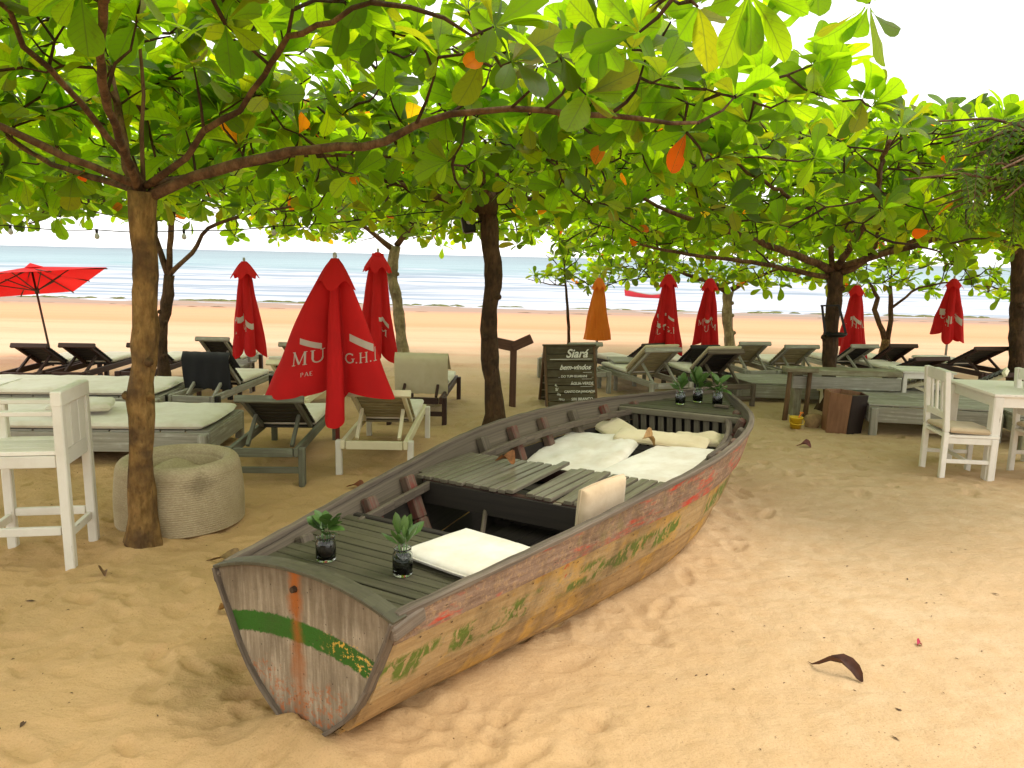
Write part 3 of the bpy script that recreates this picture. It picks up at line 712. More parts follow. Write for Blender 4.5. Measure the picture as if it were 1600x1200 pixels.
# overhanging limb of a tree that stands behind the camera, on the right
TREES['J'] = ([(1.9, -1.6, 0, .12), (1.85, -1.55, 1.2, .1), (1.7, -1.4, 2.2, .09)],
 [[(1.7, -1.4, 2.2, .05), (1.5, -.4, 2.75, .04), (1.2, .8, 2.95, .03), (1.0, 1.8, 2.88, .02), (.95, 2.2, 2.72, .012)],
  [(1.5, -.4, 2.75, .03), (1.0, .8, 2.95, .024), (.7, 1.9, 2.85, .018), (.5, 2.5, 2.68, .012)]])
build_tree('J', 'tree rooted behind the viewer whose leafy branch ends hang into the top of the view', 'bark_ochre',
   [Vector(v) for v in [(.38, 2.6, 2.56), (.56, 2.6, 2.64), (.87, 2.4, 2.63), (.95, 2.25, 2.55), (.30, 2.9, 2.62), (.66, 2.4, 2.62), (.48, 2.7, 2.7), (1.3, .6, 3.0), (.9, .5, 3.05), (1.6, -.5, 2.9), (1.9, -1.5, 2.8), (1.4, -1.2, 3.0), (.6, 1.2, 3.1), (1.5, 0, 3.1)]], random.Random(5), leaf=.17, aut=0)
# feathery tree at the right edge: fine drooping leaflets
def feather_tree():
    root = thing('feathery_tree', 'drooping feathery tree with fine narrow leaflets at the upper right edge', 'tree', (4.45, 5.5, gz(4.45, 5.5)), 0)
    rng = random.Random(9); off = -Vector((4.45, 5.5, gz(4.45, 5.5)))
    b = MB(); b.tube([(0, 0, -.1), (.03, .02, 1.2), (-.05, 0, 2.0), (-.15, 0, 2.7)], [.09, .075, .06, .05], 12); part('trunk', b, 'bark_dark', root, True)
    V, F, U = leaf_np(400, .15, (0, .15, .4, .7, .9, 1), (.1, .6, 1, .85, .4, .05), .2, .2)
    i0 = len(LEAFT)
    for tn in [(.045, .085, .018), (.03, .06, .015), (.065, .10, .02)]:
        me = bpy.data.meshes.new('leaflet'); me.from_pydata(V.tolist(), [], F); uvl = me.uv_layers.new(name='UVMap'); uvl.data.foreach_set('uv', [c for f in F for k in f for c in U[k]])
        ca = me.color_attributes.new('tint', 'FLOAT_COLOR', 'POINT'); ca.data.foreach_set('color', [c for _ in range(len(V)) for c in (*tn, 1.0)])
        me.materials.append(MAT['leaf']); LEAFT.append((V, F, U, tn, me, 0, 0))
    items = []; st = MB()
    for l in range(50):
        a = rng.uniform(0, 2 * PI) if l > 30 else rng.uniform(PI * .75, PI * 1.35)
        R_ = rng.uniform(.6, 1.55); h = rng.uniform(2.2, 2.95)
        e = Vector((4.25 + R_ * math.cos(a), 5.5 + R_ * .8 * math.sin(a), h)); s0 = Vector((4.3, 5.5, rng.uniform(2.1, 2.7)))
        mid_ = (s0 + e) / 2 + Vector((0, 0, .15)); bp = [s0, (s0 * .4 + mid_ * .6), mid_, (mid_ + e) / 2 + Vector((0, 0, .05)), e]
        st.tube([q + off for q in bp], [.022, .018, .014, .01, .006], 6, False)
        for fr in range(9):
            f = rng.uniform(.3, 1); q0 = bp[min(4, int(f * 4))] + Vector((rng.uniform(-.08, .08), rng.uniform(-.08, .08), 0))
            dr = Vector((rng.gauss(0, 1), rng.gauss(0, 1), .5)).normalized(); Ln = rng.uniform(.35, .65); pr = q0; pts = [q0]
            for s_ in range(12):
                dr = (dr + Vector((0, 0, -.22))).normalized(); q = pr + dr * Ln / 12; pts.append(q)
                side = dr.cross(Vector((0, 0, 1)))
                if side.length < .05: side = Vector((1, 0, 0))
                side.normalize()
                for sg in (-1, 1):
                    ld = (side * sg + dr * .6 + Vector((0, 0, -.35))).normalized(); y = ld.cross(dr).normalized(); z = ld.cross(y).normalized(); L = .085 * rng.uniform(.8, 1.2) * (1 - .4 * s_ / 12)
                    Mx = Matrix((ld * L, z * L * .9, -y * L)).transposed().to_4x4(); Mx.translation = q; items.append((Mx, i0 + rng.randrange(3)))
                pr = q
            st.tube([p + off for p in pts], .0025, 3, False)
    part('branches', st, 'limb', root, True)['kind'] = 'stuff'
    place_leaves(items, root, off, 300)
feather_tree()
# ------------------------------------------------------------------ wooden boat (own frame: x to starboard, y to the bow, z up)
BL = 5.08
def hermite(xs_, ys_, t):
    xs_ = np.array(xs_, float); ys_ = np.array(ys_, float); m = np.gradient(ys_, xs_)
    t = min(max(t, xs_[0]), xs_[-1]); i = int(min(max(np.searchsorted(xs_, t) - 1, 0), len(xs_) - 2)); h = xs_[i + 1] - xs_[i]; u = (t - xs_[i]) / h
    return float((2 * u ** 3 - 3 * u ** 2 + 1) * ys_[i] + (u ** 3 - 2 * u ** 2 + u) * h * m[i] + (-2 * u ** 3 + 3 * u ** 2) * ys_[i + 1] + (u ** 3 - u ** 2) * h * m[i + 1])
def sheer(t): return hermite([0, .5, 1], [.588, .69, .685], t)
def beam_(t): return hermite([0, .25, .5, .75, .9, 1.], [.461, .686, .833, .638, .285, .02], t)
def hfrac(t, h):                     # half breadth at height fraction h
    k = hermite([0, .15, .3, .6, .85, 1], [.05, .34, .52, .60, .35, .2], t); q = hermite([0, .2, .6, 1], [.5, .62, .75, .8], t)
    return beam_(t) * (k + (1 - k) * max(h, 0) ** q)
def hp(t, h, side, inset=0.0, dz=0.0):
    y = t * BL * (1 - .10 * (1 - h) * t ** 3)
    return Vector((side * max(hfrac(t, h) - inset, .003), y, h * sheer(t) + dz))
def t_of(y): return min(max(y / BL, 0), 1)
def half_at(y, z, inset=.03):        # inside half breadth at a height
    t = t_of(y); return max(hfrac(t, min(z / sheer(t), 1)) - inset, .01)

def paint_mat(name, base1, base2, layers, rough=.8, vert=False, xf=None):
    """bare weathered wood with worn coats of paint; layers: (colour, mask builder)"""
    N = Nt(name); ob = N.coord('Object'); X_, Y_, Z_ = N.sep(ob)
    gr = N.noise(N.coord('Object', (34, 34, 3) if vert else (20, 2.2, 46)), 1.0, 6, .7)
    bl = N.noise(ob, 5, 5, .6); fl = N.noise(ob, 38, 5, .7)
    col = N.mix(N.ramp(gr, (.32, 0.), (.68, 1.)), base1, base2)
    for c_, fn in layers: col = N.mix(fn(N, X_, Y_, Z_, gr, bl, fl, ob), col, c_)
    col = N.mix(N.ramp(N.noise(ob, 2.3, 6, .7), (.48, 0.), (.76, .7)), col, (.055, .038, .02))
    if not vert: col = N.mix(N.ramp(N.noise(N.coord('Object', (6, 9, .8)), 1.0, 5, .65), (.5, 0.), (.7, .5)), col, (.10, .07, .035))
    vo = N.n('TexVoronoi'); N.set(vo.inputs['Vector'], N.coord('Object', (1, .4, 1))); vo.inputs['Scale'].default_value = 30
    col = N.mix(N.ramp(vo.outputs['Distance'], (.06, .8), (.11, 0.)), col, (.035, .02, .012))
    N.pbr(col, rough, N.bump(N.math('ADD', N.math('ADD', gr, fl), bl), .005, .9), .2); return N.m
mad = lambda N, a, m, b: N.math('ADD', N.math('MULTIPLY', a, m), b)
def smask(N, v, lo, hi): return N.ramp(v, (lo, 0.), (hi, 1.))
# transom: arched green band, rust run below the bolt, orange remains
def band(N, X_, Y_, Z_, gr, bl, fl, ob):
    zc = N.math('SUBTRACT', N.math('SUBTRACT', .432, N.math('MULTIPLY', N.math('MULTIPLY', X_, X_), .36)), N.math('MULTIPLY', X_, .015))
    d = N.math('ABSOLUTE', N.math('SUBTRACT', Z_, zc))
    d = N.math('ADD', d, N.math('MULTIPLY', N.math('SUBTRACT', fl, .5), .035))
    m = N.ramp(d, (.040, 1.), (.045, 0.)); wear = N.math('ADD', N.math('MULTIPLY', X_, .42), fl)
    return N.math('MULTIPLY', m, N.ramp(wear, (.65, 1.), (.71, .15)))
def rust(N, X_, Y_, Z_, gr, bl, fl, ob):
    d = N.math('ADD', N.math('ABSOLUTE', N.math('ADD', X_, .015)), N.math('MULTIPLY', N.math('SUBTRACT', bl, .5), .16))
    return N.math('MULTIPLY', N.ramp(d, (.010, .95), (.046, 0.)), N.ramp(N.math('ADD', Z_, N.math('MULTIPLY', fl, .25)), (.25, .35), (.66, 1.)))
def orange(N, X_, Y_, Z_, gr, bl, fl, ob):
    e = N.math('ADD', N.math('MULTIPLY', Z_, -1.0), N.math('MULTIPLY', bl, .5))
    return N.math('MULTIPLY', smask(N, e, -.06, .05), N.math('MULTIPLY', smask(N, fl, .50, .60), .75))
def yflake(N, X_, Y_, Z_, gr, bl, fl, ob):
    return N.math('MULTIPLY', N.math('MULTIPLY', smask(N, X_, .10, .2), smask(N, fl, .54, .58)), band(N, X_, Y_, N.math('ADD', Z_, -.01), gr, bl, bl, ob))
MAT['transom'] = paint_mat('transom', (.16, .12, .075), (.35, .28, .19), [
    ((.42, .35, .25), lambda N, X_, Y_, Z_, gr, bl, fl, ob: N.math('MULTIPLY', N.math('MULTIPLY', smask(N, gr, .5, .62), smask(N, bl, .4, .6)), .8)),
    ((.10, .07, .04), lambda N, X_, Y_, Z_, gr, bl, fl, ob: N.math('MULTIPLY', smask(N, N.math('ADD', Z_, N.math('MULTIPLY', bl, .3)), .66, .80), .7)),
    ((.10, .07, .045), lambda N, X_, Y_, Z_, gr, bl, fl, ob: N.math('MULTIPLY', N.ramp(N.math('ADD', Z_, N.math('MULTIPLY', bl, .3)), (.18, 1.), (.32, 0.)), .7)),
    ((.36, .10, .025), orange), ((.032, .105, .010), band), ((.62, .36, .05), yflake), ((.30, .085, .012), rust)], vert=True)
# sheer strake: bare brown, red paint rubbed through
def redp(N, X_, Y_, Z_, gr, bl, fl, ob):
    n = N.noise(N.coord('Object', (3, 1.3, 5)), 1.6, 5, .7)
    m = N.math('MULTIPLY', smask(N, n, .50, .60), smask(N, gr, .42, .56)); return m
MAT['strake_top'] = paint_mat('strake_top', (.14, .085, .055), (.30, .205, .14), [
    ((.40, .26, .13), lambda N, X_, Y_, Z_, gr, bl, fl, ob: N.math('MULTIPLY', smask(N, fl, .5, .6), .5)),
    ((.46, .045, .022), redp), ((.17, .15, .045), lambda N, X_, Y_, Z_, gr, bl, fl, ob: N.math('MULTIPLY', smask(N, bl, .60, .68), .45))])
def greenp(N, X_, Y_, Z_, gr, bl, fl, ob):   # remains of a painted green stripe, slanting brush strokes
    zc = N.math('ADD', .335, N.math('MULTIPLY', Y_, .012))
    d = N.math('ABSOLUTE', N.math('SUBTRACT', Z_, zc))
    n = N.noise(N.coord('Object', (3, 3.4, 4)), 1.6, 3, .5)
    st = N.noise(N.coord('Object', (6, 26, 14)), 1.0, 4, .6, .8)
    return N.math('MULTIPLY', N.ramp(N.math('ADD', d, N.math('MULTIPLY', N.math('SUBTRACT', st, .5), .12)), (.05, 1.), (.075, 0.)), N.math('MULTIPLY', smask(N, n, .44, .50), smask(N, st, .42, .50)))
MAT['strake_mid'] = paint_mat('strake_mid', (.30, .20, .09), (.46, .32, .15), [
    ((.48, .28, .06), lambda N, X_, Y_, Z_, gr, bl, fl, ob: N.math('MULTIPLY', smask(N, N.noise(ob, 3.1, 5, .7), .48, .60), .8)),
    ((.23, .19, .12), lambda N, X_, Y_, Z_, gr, bl, fl, ob: N.math('MULTIPLY', smask(N, N.math('MULTIPLY', fl, gr), .28, .36), .6)),
    ((.115, .155, .025), greenp),
    ((.40, .05, .025), lambda N, X_, Y_, Z_, gr, bl, fl, ob: N.math('MULTIPLY', smask(N, N.noise(ob, 6, 4, .7), .66, .70), .7))])
MAT['strake_low'] = paint_mat('strake_low', (.27, .165, .07), (.43, .28, .12), [
    ((.52, .30, .06), lambda N, X_, Y_, Z_, gr, bl, fl, ob: N.math('MULTIPLY', smask(N, bl, .5, .6), .7))])
MAT['rail'] = wood('rail', (.07, .05, .034), (.21, .165, .115), .8, None, 0, (.05, .035, .025), .5, 60, .002)
MAT['deck'] = wood('deck', (.055, .048, .027), (.105, .094, .054), .55, None, 0, (.035, .03, .02), .35, 40, .0015)
MAT['bench_deck'] = wood('bench_deck', (.11, .088, .058), (.25, .215, .155), .28, None, 0, (.04, .03, .02), .45, 50, .0015)
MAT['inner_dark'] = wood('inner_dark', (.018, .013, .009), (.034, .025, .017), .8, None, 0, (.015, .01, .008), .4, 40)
MAT['rib_red'] = wood('rib_red', (.10, .06, .04), (.19, .13, .085), .75, (.20, .025, .015), .5, (.03, .02, .015), .4, 40)
MAT['inner_red'] = wood('inner_red', (.075, .055, .036), (.17, .135, .09), .75, None, 0, (.03, .02, .015), .5, 40)
MAT['slat_grey'] = wood('slat_grey', (.12, .10, .065), (.23, .20, .135), .75, None, 0, (.05, .04, .025), .5, 50)

boat = thing('wooden_boat', 'old weathered wooden rowing boat with green-banded stern lying on the sand', 'boat', (BOAT_O[0], BOAT_O[1], 0))
boat.rotation_euler = Euler((0, BOAT_HEEL, -BOAT_TH), 'XYZ')
boat.rotation_mode = 'QUATERNION'
boat.rotation_quaternion = Quaternion((0, 0, 1), -BOAT_TH) @ Quaternion((0, 1, 0), BOAT_HEEL)
BQ = Matrix.Translation((BOAT_O[0], BOAT_O[1], 0)) @ boat.rotation_quaternion.to_matrix().to_4x4()
def b2w(x, y, z): return BQ @ Vector((x, y, z))
NTT = 44
f1 = lambda t: hermite([0, .25, .5, .8, 1], [.82, .76, .71, .74, .80], t)
edges = [lambda t: 1.0, f1, lambda t: .38, lambda t: .13, lambda t: -.06]
for side in (-1, 1):
    for si in range(4):
        e0, e1 = edges[si], edges[si + 1]; rows = []
        for i in range(NTT + 1):
            t = i / NTT; out_ = []
            hs = [e0(t) + (e1(t) - e0(t)) * k / 4 for k in range(5)]
            lap = [.0, .006, .012, .018, .024]
            o_ = [hp(t, h, side, -lp) for h, lp in zip(hs, lap)]
            i_ = [hp(t, h, side, .020 - lp * .3) for h, lp in zip(hs, lap)]
            gap = .004
            o_[-1].z += gap; i_[-1].z += gap
            ring = o_ + i_[::-1]
            rows.append(ring if side < 0 else ring[::-1])
        b = MB(); b.grid(rows, True)
        b.f.append([9 - k for k in range(10)]); b.uv.append([(0, 0)] * 10); m0 = NTT * 10; b.f.append([m0 + k for k in range(10)]); b.uv.append([(0, 0)] * 10)
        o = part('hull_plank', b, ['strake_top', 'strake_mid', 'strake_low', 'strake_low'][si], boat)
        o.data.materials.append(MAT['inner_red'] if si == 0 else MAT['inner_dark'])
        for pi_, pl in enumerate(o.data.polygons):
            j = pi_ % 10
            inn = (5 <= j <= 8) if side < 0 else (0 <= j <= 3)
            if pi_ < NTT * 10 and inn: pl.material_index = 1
    # rubbing rail / gunwale cap
    b = MB(); pts = [hp(i / 60, 1.0, side, .008, .012) for i in range(61)]
    rows = []
    for i, p in enumerate(pts):
        w = .032 if i < 57 else .02; n = .016 + .003 * math.sin(i * 2.1)
        rows.append([p + Vector((side * w * .52, 0, -n * .7)), p + Vector((side * w * .58, 0, n * .3)), p + Vector((side * w * .35, 0, n * .7)), p + Vector((-side * w * .55, 0, n * .7)), p + Vector((-side * w * .65, 0, n * .3)), p + Vector((-side * w * .65, 0, -n * .7))][::side])
    b.grid(rows, True)
    for f in range(len(b.uv)):
        i = f // 6; j = f % 6; b.uv[f] = [(i * .085, j * .02), (i * .085, j * .02 + .02), (i * .085 + .085, j * .02 + .02), (i * .085 + .085, j * .02)]
    b.f.append([5, 4, 3, 2, 1, 0]); b.uv.append([(0, 0)] * 6)
    part('gunwale', b, 'rail', boat)
    # ribs standing inside the planking, heads showing between hull and inner rail
    for k in range(10):
        y = [.12, .44, .98, 1.36, 2.30, 2.68, 3.06, 3.44, 3.80, 4.12][k]; t = t_of(y); b = MB()
        hs = [.975, .8, .6, .4, .2, .06]
        if y > 3.6: hs = [.975, .8, .65, .5]
        P_ = [hp(t, h, side, .055) for h in hs]; P_[0].z -= .012
        for p in P_: p.y = y
        for q0, q1 in zip(P_[:-1], P_[1:]): b.beam(q0, q1, .075, .062, (side, 0, 0), .008)
        part('rib', b, 'rib_red' if k % 3 != 1 else 'inner_red', boat)
    # inner rail
    b = MB(); yy_ = [.78 + i * (4.2 - .78) / 34 for i in range(35)]
    pts = [Vector((side * (half_at(y, .56, .125)), y, .53 + .018 * y)) for y in yy_]
    for q0, q1 in zip(pts[:-1], pts[1:]): b.beam(q0, q1 + (q1 - q0) * .04, .028, .048, (0, 0, 1), .004)
    part('inner_rail', b, 'rail', boat)
# transom: a solid curved-edge board with a cambered top
pro = [(0.588, .466), (.52, .438), (.45, .405), (.38, .372), (.30, .335), (.22, .285), (.15, .225), (.09, .155), (.04, .09), (-.02, .05), (-.06, .02)]
def tr_half(z): return float(np.interp(z, [p[0] for p in pro][::-1], [p[1] for p in pro][::-1]))
zs_ = [-.06, -.02, .04, .09, .15, .22, .30, .38, .45, .52, .588]
b = MB(); rows = []
for z in zs_:
    w = tr_half(z); rows.append([(w * (j / 6 - 1), -.028, z) for j in range(13)])
for cz in (.35, .7, 1.0):
    rows.append([(.470 * (j / 6 - 1), -.028, .588 + .085 * cz * (1 - abs(j / 6 - 1) ** 2.2)) for j in range(13)])
back = [[(x, y + .05, z) for x, y, z in r] for r in rows]
b.grid(rows); b.grid([r[::-1] for r in back])
n = len(rows)
b.grid([rows[-1], back[-1]]); 
b.grid([[rows[i][0] for i in range(n)][::-1], [back[i][0] for i in range(n)][::-1]]); b.grid([[rows[i][-1] for i in range(n)], [back[i][-1] for i in range(n)]])
TRN = part('transom', b, 'transom', boat)
b = MB()    # worn edge strip round the transom, then corner knees
for sd in (-1, 1):
    P_ = [Vector((sd * (tr_half(z) + .006), -.020, z)) for z in zs_]
    for q0, q1 in zip(P_[:-1], P_[1:]): b.beam(q0, q1 + (q1 - q0) * .05, .016, .058, (0, 1, 0), .003)
part('transom_edge', b, 'rail', boat)
b = MB(); cp_ = [Vector((.478 * (j / 10 - 1), -.006, .592 + .085 * (1 - abs(j / 10 - 1) ** 2.2))) for j in range(21)]
for q0, q1 in zip(cp_[:-1], cp_[1:]): b.beam(q0, q1 + (q1 - q0) * .04, .075, .016, (0, 0, 1), .003)
part('transom_cap', b, 'deck', TRN)
for sd in (-1, 1):
    b = MB(); b.beam((sd * .466, -.04, .548), (sd * .478, .12, .572), .034, .06, (0, 0, 1), .008); part('corner_knee', b, 'rail', boat)
b = MB(); b.tube([(-.015, -.045, .60), (-.015, -.028, .60)], [.012, .014], 8); part('bolt', b, 'brown_metal', TRN)
b = MB(); b.tube([(0, -.01, -.05), (0, 2.0, -.055), (0, 4.2, -.05), (0, 4.55, -.03)] + [(0, BL * (1 - .1 * (1 - h)) + .005, h * .685) for h in (.1, .3, .5, .7, .9, 1.04)], [.04, .045, .045, .03, .026, .026, .026, .026, .026, .024], 8); part('stem_and_keel', b, 'rail', boat, True)
b = MB()    # inside bottom boards
rows = [[Vector((half_at(y, .11, .022) * (j / 6 - 1), y, .092 + .03 * abs(j / 6 - 1) ** 2)) for j in range(13)] for y in [.06 + 4.5 * i / 30 for i in range(31)]]
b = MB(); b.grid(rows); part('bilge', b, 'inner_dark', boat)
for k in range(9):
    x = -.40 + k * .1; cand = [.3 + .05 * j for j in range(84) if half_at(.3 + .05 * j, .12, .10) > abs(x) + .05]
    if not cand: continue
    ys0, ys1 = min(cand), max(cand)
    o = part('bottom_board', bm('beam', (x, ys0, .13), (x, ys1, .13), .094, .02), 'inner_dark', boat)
# nail heads along the planking and the decks
b = MB(); rn = random.Random(8)
def nail(p, n, r=.0045):
    n = Vector(n).normalized(); a = n.cross(Vector((.3, .2, 1))).normalized(); c_ = n.cross(a); p = Vector(p) + n * .0015
    b.add([p + (a * math.cos(q) + c_ * math.sin(q)) * r for q in [PI / 3 * k for k in range(6)]], [(0, 1, 2, 3, 4, 5)])
for side in (-1, 1):
    for k in range(30):
        t = .03 + k * .031
        for e, lp in ((.94, .002), (f1(t) + .04, .005), (f1(t) - .05, .004), (.43, .006), (.33, .004)):
            p = hp(t, e, side, -lp - .0015); q = hp(t + .01, e, side, -lp - .0015); w = hp(t, e - .03, side, -lp - .0015)
            nail(p, (q - p).cross(w - p) * (1 if side < 0 else -1) if ((q - p).cross(w - p)).x * side < 0 else (q - p).cross(w - p), rn.uniform(.003, .0055))
for k in range(12):
    for s_ in (-.42, -.02, .40): nail((s_ + rn.uniform(-.01, .01), .057 + k * .0605, .5625), (0, 0, 1), .0035)
part('nails', b, 'brown_metal', boat)['kind'] = 'stuff'
# stern deck planks, across
PI_ = random.Random(4)
def cross_plank(y0, y1, z, mat, th=.022, inset=.03, jit=.002, name='deck_plank'):
    """one board across the boat, its ends cut to the curve of the hull"""
    a0 = half_at(y0, z, inset); a1 = half_at(y1, z, inset); dz = PI_.uniform(-jit, jit); off = PI_.uniform(0, 5)
    V = [(-a0, y0, z + dz), (a0, y0, z + dz), (a1, y1, z + dz), (-a1, y1, z + dz)]; V += [(x, y, z_ - th) for x, y, z_ in V]
    m_ = .003; T_ = [(-a0 + m_, y0 + m_, z + dz + .002), (a0 - m_, y0 + m_, z + dz + .002), (a1 - m_, y1 - m_, z + dz + .002), (-a1 + m_, y1 - m_, z + dz + .002)]
    F = [(8, 9, 10, 11), (4, 7, 6, 5), (0, 1, 9, 8), (1, 2, 10, 9), (2, 3, 11, 10), (3, 0, 8, 11), (0, 4, 5, 1), (1, 5, 6, 2), (2, 6, 7, 3), (3, 7, 4, 0)]
    V += T_
    U = [[(V[k][0] + off, V[k][1] + V[k][2] + off) for k in f] for f in F]
    b = MB(); b.add(V, F, U); return part(name, b, mat, boat)
y = .03
while y < .80: cross_plank(y, y + .054, .560, 'deck'); y += .0605
part('deck_beam', bm('beam', (-half_at(.82, .5), .835, .53), (half_at(.82, .5), .835, .53), .035, .08), 'inner_dark', boat)
# thwart: short boards fore and aft, a few warped or broken
y0, y1 = 1.46, 2.08; W_ = half_at(1.75, .6, .03); nb = 25; pw = 2 * W_ / nb
for k in range(nb):
    x = -W_ + (k + .5) * pw; ya, yb = y0 + PI_.uniform(-.012, .012), y1 + PI_.uniform(-.012, .012)
    if abs(x) + pw / 2 > half_at(y0, .6, .03): ya += max(0, (abs(x) - half_at(y0, .6, .05)) * 2)
    z0 = z1 = .600 + PI_.uniform(-.002, .002) - .008 * abs(x)
    if k == 12: z0 += .006; z1 += .026
    if k == 13: z0 -= .03; z1 -= .012; ya += .12
    if k == 17: z1 += .014; z0 -= .02
    part('thwart_board', bm('beam', (x, ya, z0), (x + PI_.uniform(-.004, .004), yb, z1), pw - .011, .020, (0, 0, 1), .003), 'bench_deck', boat)
for yb in (1.485, 2.05):
    part('thwart_beam', bm('beam', (-half_at(yb - .03, .50, .05), yb, .545), (half_at(yb - .03, .50, .05), yb, .545), .035, .085), 'red_wood', boat)
part('apron_board', bm('beam', (-half_at(1.44, .46, .05), 1.458, .515), (half_at(1.44, .46, .05), 1.458, .515), .018, .13), 'inner_dark', boat)
# bow deck, header beam and slatted bulkhead
y = 4.0
while y < 4.98: cross_plank(y, y + .082, .642 + .004 * (y - 4), 'deck', inset=.022, jit=.003); y += .090
hb = half_at(3.98, .6, .03)
part('deck_beam', bm('beam', (-hb, 3.975, .615), (hb, 3.975, .615), .04, .05), 'slat_grey', boat)
for k in range(13):
    x = -hb + .05 + k * (2 * hb - .1) / 12; l = PI_.uniform(-.02, .02)
    part('bulkhead_slat', bm('beam', (x + l * .6 * (abs(x) < .3), 4.03, min([z_ / 100 for z_ in range(12, 45) if half_at(4.06, z_ / 100, .06) > abs(x) + .02] or [.45])), (x, 4.01, .595), .048, .018, (0, 1, 0), .003), 'slat_grey', boat)
part('bulkhead_back', bm('beam', (-hb + .14, 4.08, .45), (hb - .14, 4.08, .45), .012, .32), 'inner_dark', boat)
b = MB(); b.box((.26, 4.30, .660), (.12, .05, .018)); part('cleat', b, 'rail', boat)
# raised platform under the mattresses, starboard ledge and a bent loose batten
for k in range(10):
    y = 2.2 + k * .18; w = min(half_at(y - .09, .32, .09), half_at(y + .09, .32, .09))
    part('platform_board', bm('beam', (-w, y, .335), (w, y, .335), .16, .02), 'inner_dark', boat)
part('side_ledge', bm('beam', (.36, 1.20, .32), (.47, 1.50, .32), .14, .022), 'inner_dark', boat)
b = MB(); b.tube([(half_at(yq, .55, .10), yq, zq) for yq, zq in ((3.95, .60), (3.8, .52), (3.5, .56), (3.1, .60), (2.7, .62))], [.02] * 5, 6); part('bent_batten', b, 'rail', boat, True)
b = MB(); b.tube([(-.18, 1.50, .52), (-.12, 1.36, .36), (-.02, 1.2, .26), (.1, 1.1, .2)], [.014] * 4, 6); part('loose_batten', b, 'rail', boat, True)
b = MB(); b.tube([(-.42, 1.1, .2), (-.26, 1.42, .36)], [.007] * 2, 5); part('loose_stick', b, 'rail', boat, True)

# ------------------------------------------------------------------ cushions
def cushion_mb(w, l, h, puff=.5, seed=0, crease=.006, n=18, tuft=0, sag=0.0):
    """flat padded cushion with soft corners; origin at underside centre"""
    b = MB(); rr = random.Random(seed); ox = rr.uniform(0, 50)
    def pt(u, v, top):
        e = max(abs(u), abs(v)); cr_ = (abs(u) ** 6 + abs(v) ** 6)
        k = 1 - .035 * (abs(u) * abs(v)) ** 2
        x = u * w / 2 * k; y = v * l / 2 * k
        edge = max(0, 1 - e ** (5 / max(puff, .2))) ** .5
        nz_ = float(vnoise(np.array(x * 9 + ox), np.array(y * 9), seed)) * crease * 2 + float(vnoise(np.array(x * 25 + ox), np.array(y * 19), seed + 5)) * crease
        if top: z = h * (.5 + .5 * edge) + nz_ * edge - sag * (1 - u * u) * (1 - v * v)
        else: z = h * (.5 - .5 * edge)
        return Vector((x, y, z))
    ts = [-1, -.985, -.95, -.9, -.8] + [-.8 + 1.6 * i / n for i in range(1, n)] + [.8, .9, .95, .985, 1]
    b.grid([[pt(u, v, True) for u in ts] for v in ts]); b.grid([[pt(u, v, False) for u in ts[::-1]] for v in ts])
    return b
def piping(w, l, h, r=.004):
    b = MB(); k = .965; c = [(-1, -1), (-.5, -1), (0, -1), (.5, -1), (1, -1), (1, -.5), (1, 0), (1, .5), (1, 1), (.5, 1), (0, 1), (-.5, 1), (-1, 1), (-1, .5), (-1, 0), (-1, -.5), (-1, -1)]
    b.tube([(x * w / 2 * (k if abs(x) == abs(y) else .998), y * l / 2 * (k if abs(x) == abs(y) else .998), h * .5) for x, y in c], r, 5, False); return b
def place_cushion(name, label, cat, w, l, h, mat, P_, rot, **kw):
    """P_/rot in the boat frame"""
    b = cushion_mb(w, l, h, **kw); o = link(name, b.mesh(name, mat, True))
    o.matrix_world = BQ @ Matrix.Translation(P_) @ Euler(rot).to_matrix().to_4x4(); tag(o, label, cat)
    s_ = part('seam', piping(w, l, h), mat, o, True); return o
R = math.radians
place_cushion('seat_cushion', 'white square seat cushion on the stern deck of the boat', 'cushion', .46, .40, .06, 'cushion_white', (.315, .64, .562), (0, R(-1), R(-10)), puff=.8, seed=1, crease=.004)
place_cushion('back_cushion', 'tan cushion propped upright against the near side of the boat, by the plank seat', 'cushion', .46, .37, .07, 'cushion_tan', (.585, 1.40, .535), (R(4), R(-84), R(-13)), puff=.5, seed=2, crease=.003)
place_cushion('mattress_pad', 'large white pad in the far left half of the boat, behind the plank seat', 'cushion', .68, 1.06, .07, 'cushion_white', (-.36, 2.98, .40), (R(5), R(-2), R(8)), puff=.35, seed=3, crease=.012)
place_cushion('mattress_pad', 'large white pad with an orange-brown near edge in the right half of the boat', 'cushion', .58, 1.0, .06, 'cushion_white', (.30, 2.99, .425), (R(1), R(-1), R(-4)), puff=.3, seed=4, crease=.006)
place_cushion('under_pad', 'thin orange-brown pad lying under the right-hand white pad in the boat', 'cushion', .56, .96, .07, 'orange_cloth', (.295, 2.95, .350), (0, 0, R(-4)), puff=.5, seed=5)
place_cushion('bolster', 'small cream cushion leaning in the far left corner below the slatted bulkhead', 'cushion', .50, .24, .05, 'cushion_cream', (-.38, 3.66, .48), (R(14), R(6), R(-38)), puff=.7, seed=6, crease=.004)
place_cushion('bolster', 'long cream cushion lying across the heads of the two white pads', 'cushion', .70, .22, .055, 'cushion_cream', (.05, 3.50, .485), (R(10), R(2), R(8)), puff=.8, seed=7, crease=.008)
place_cushion('bolster', 'crumpled cream cushion in the far right corner below the bow deck', 'cushion', .40, .22, .055, 'cushion_cream', (.25, 3.76, .455), (R(14), R(-4), R(4)), puff=.9, seed=8, crease=.02)

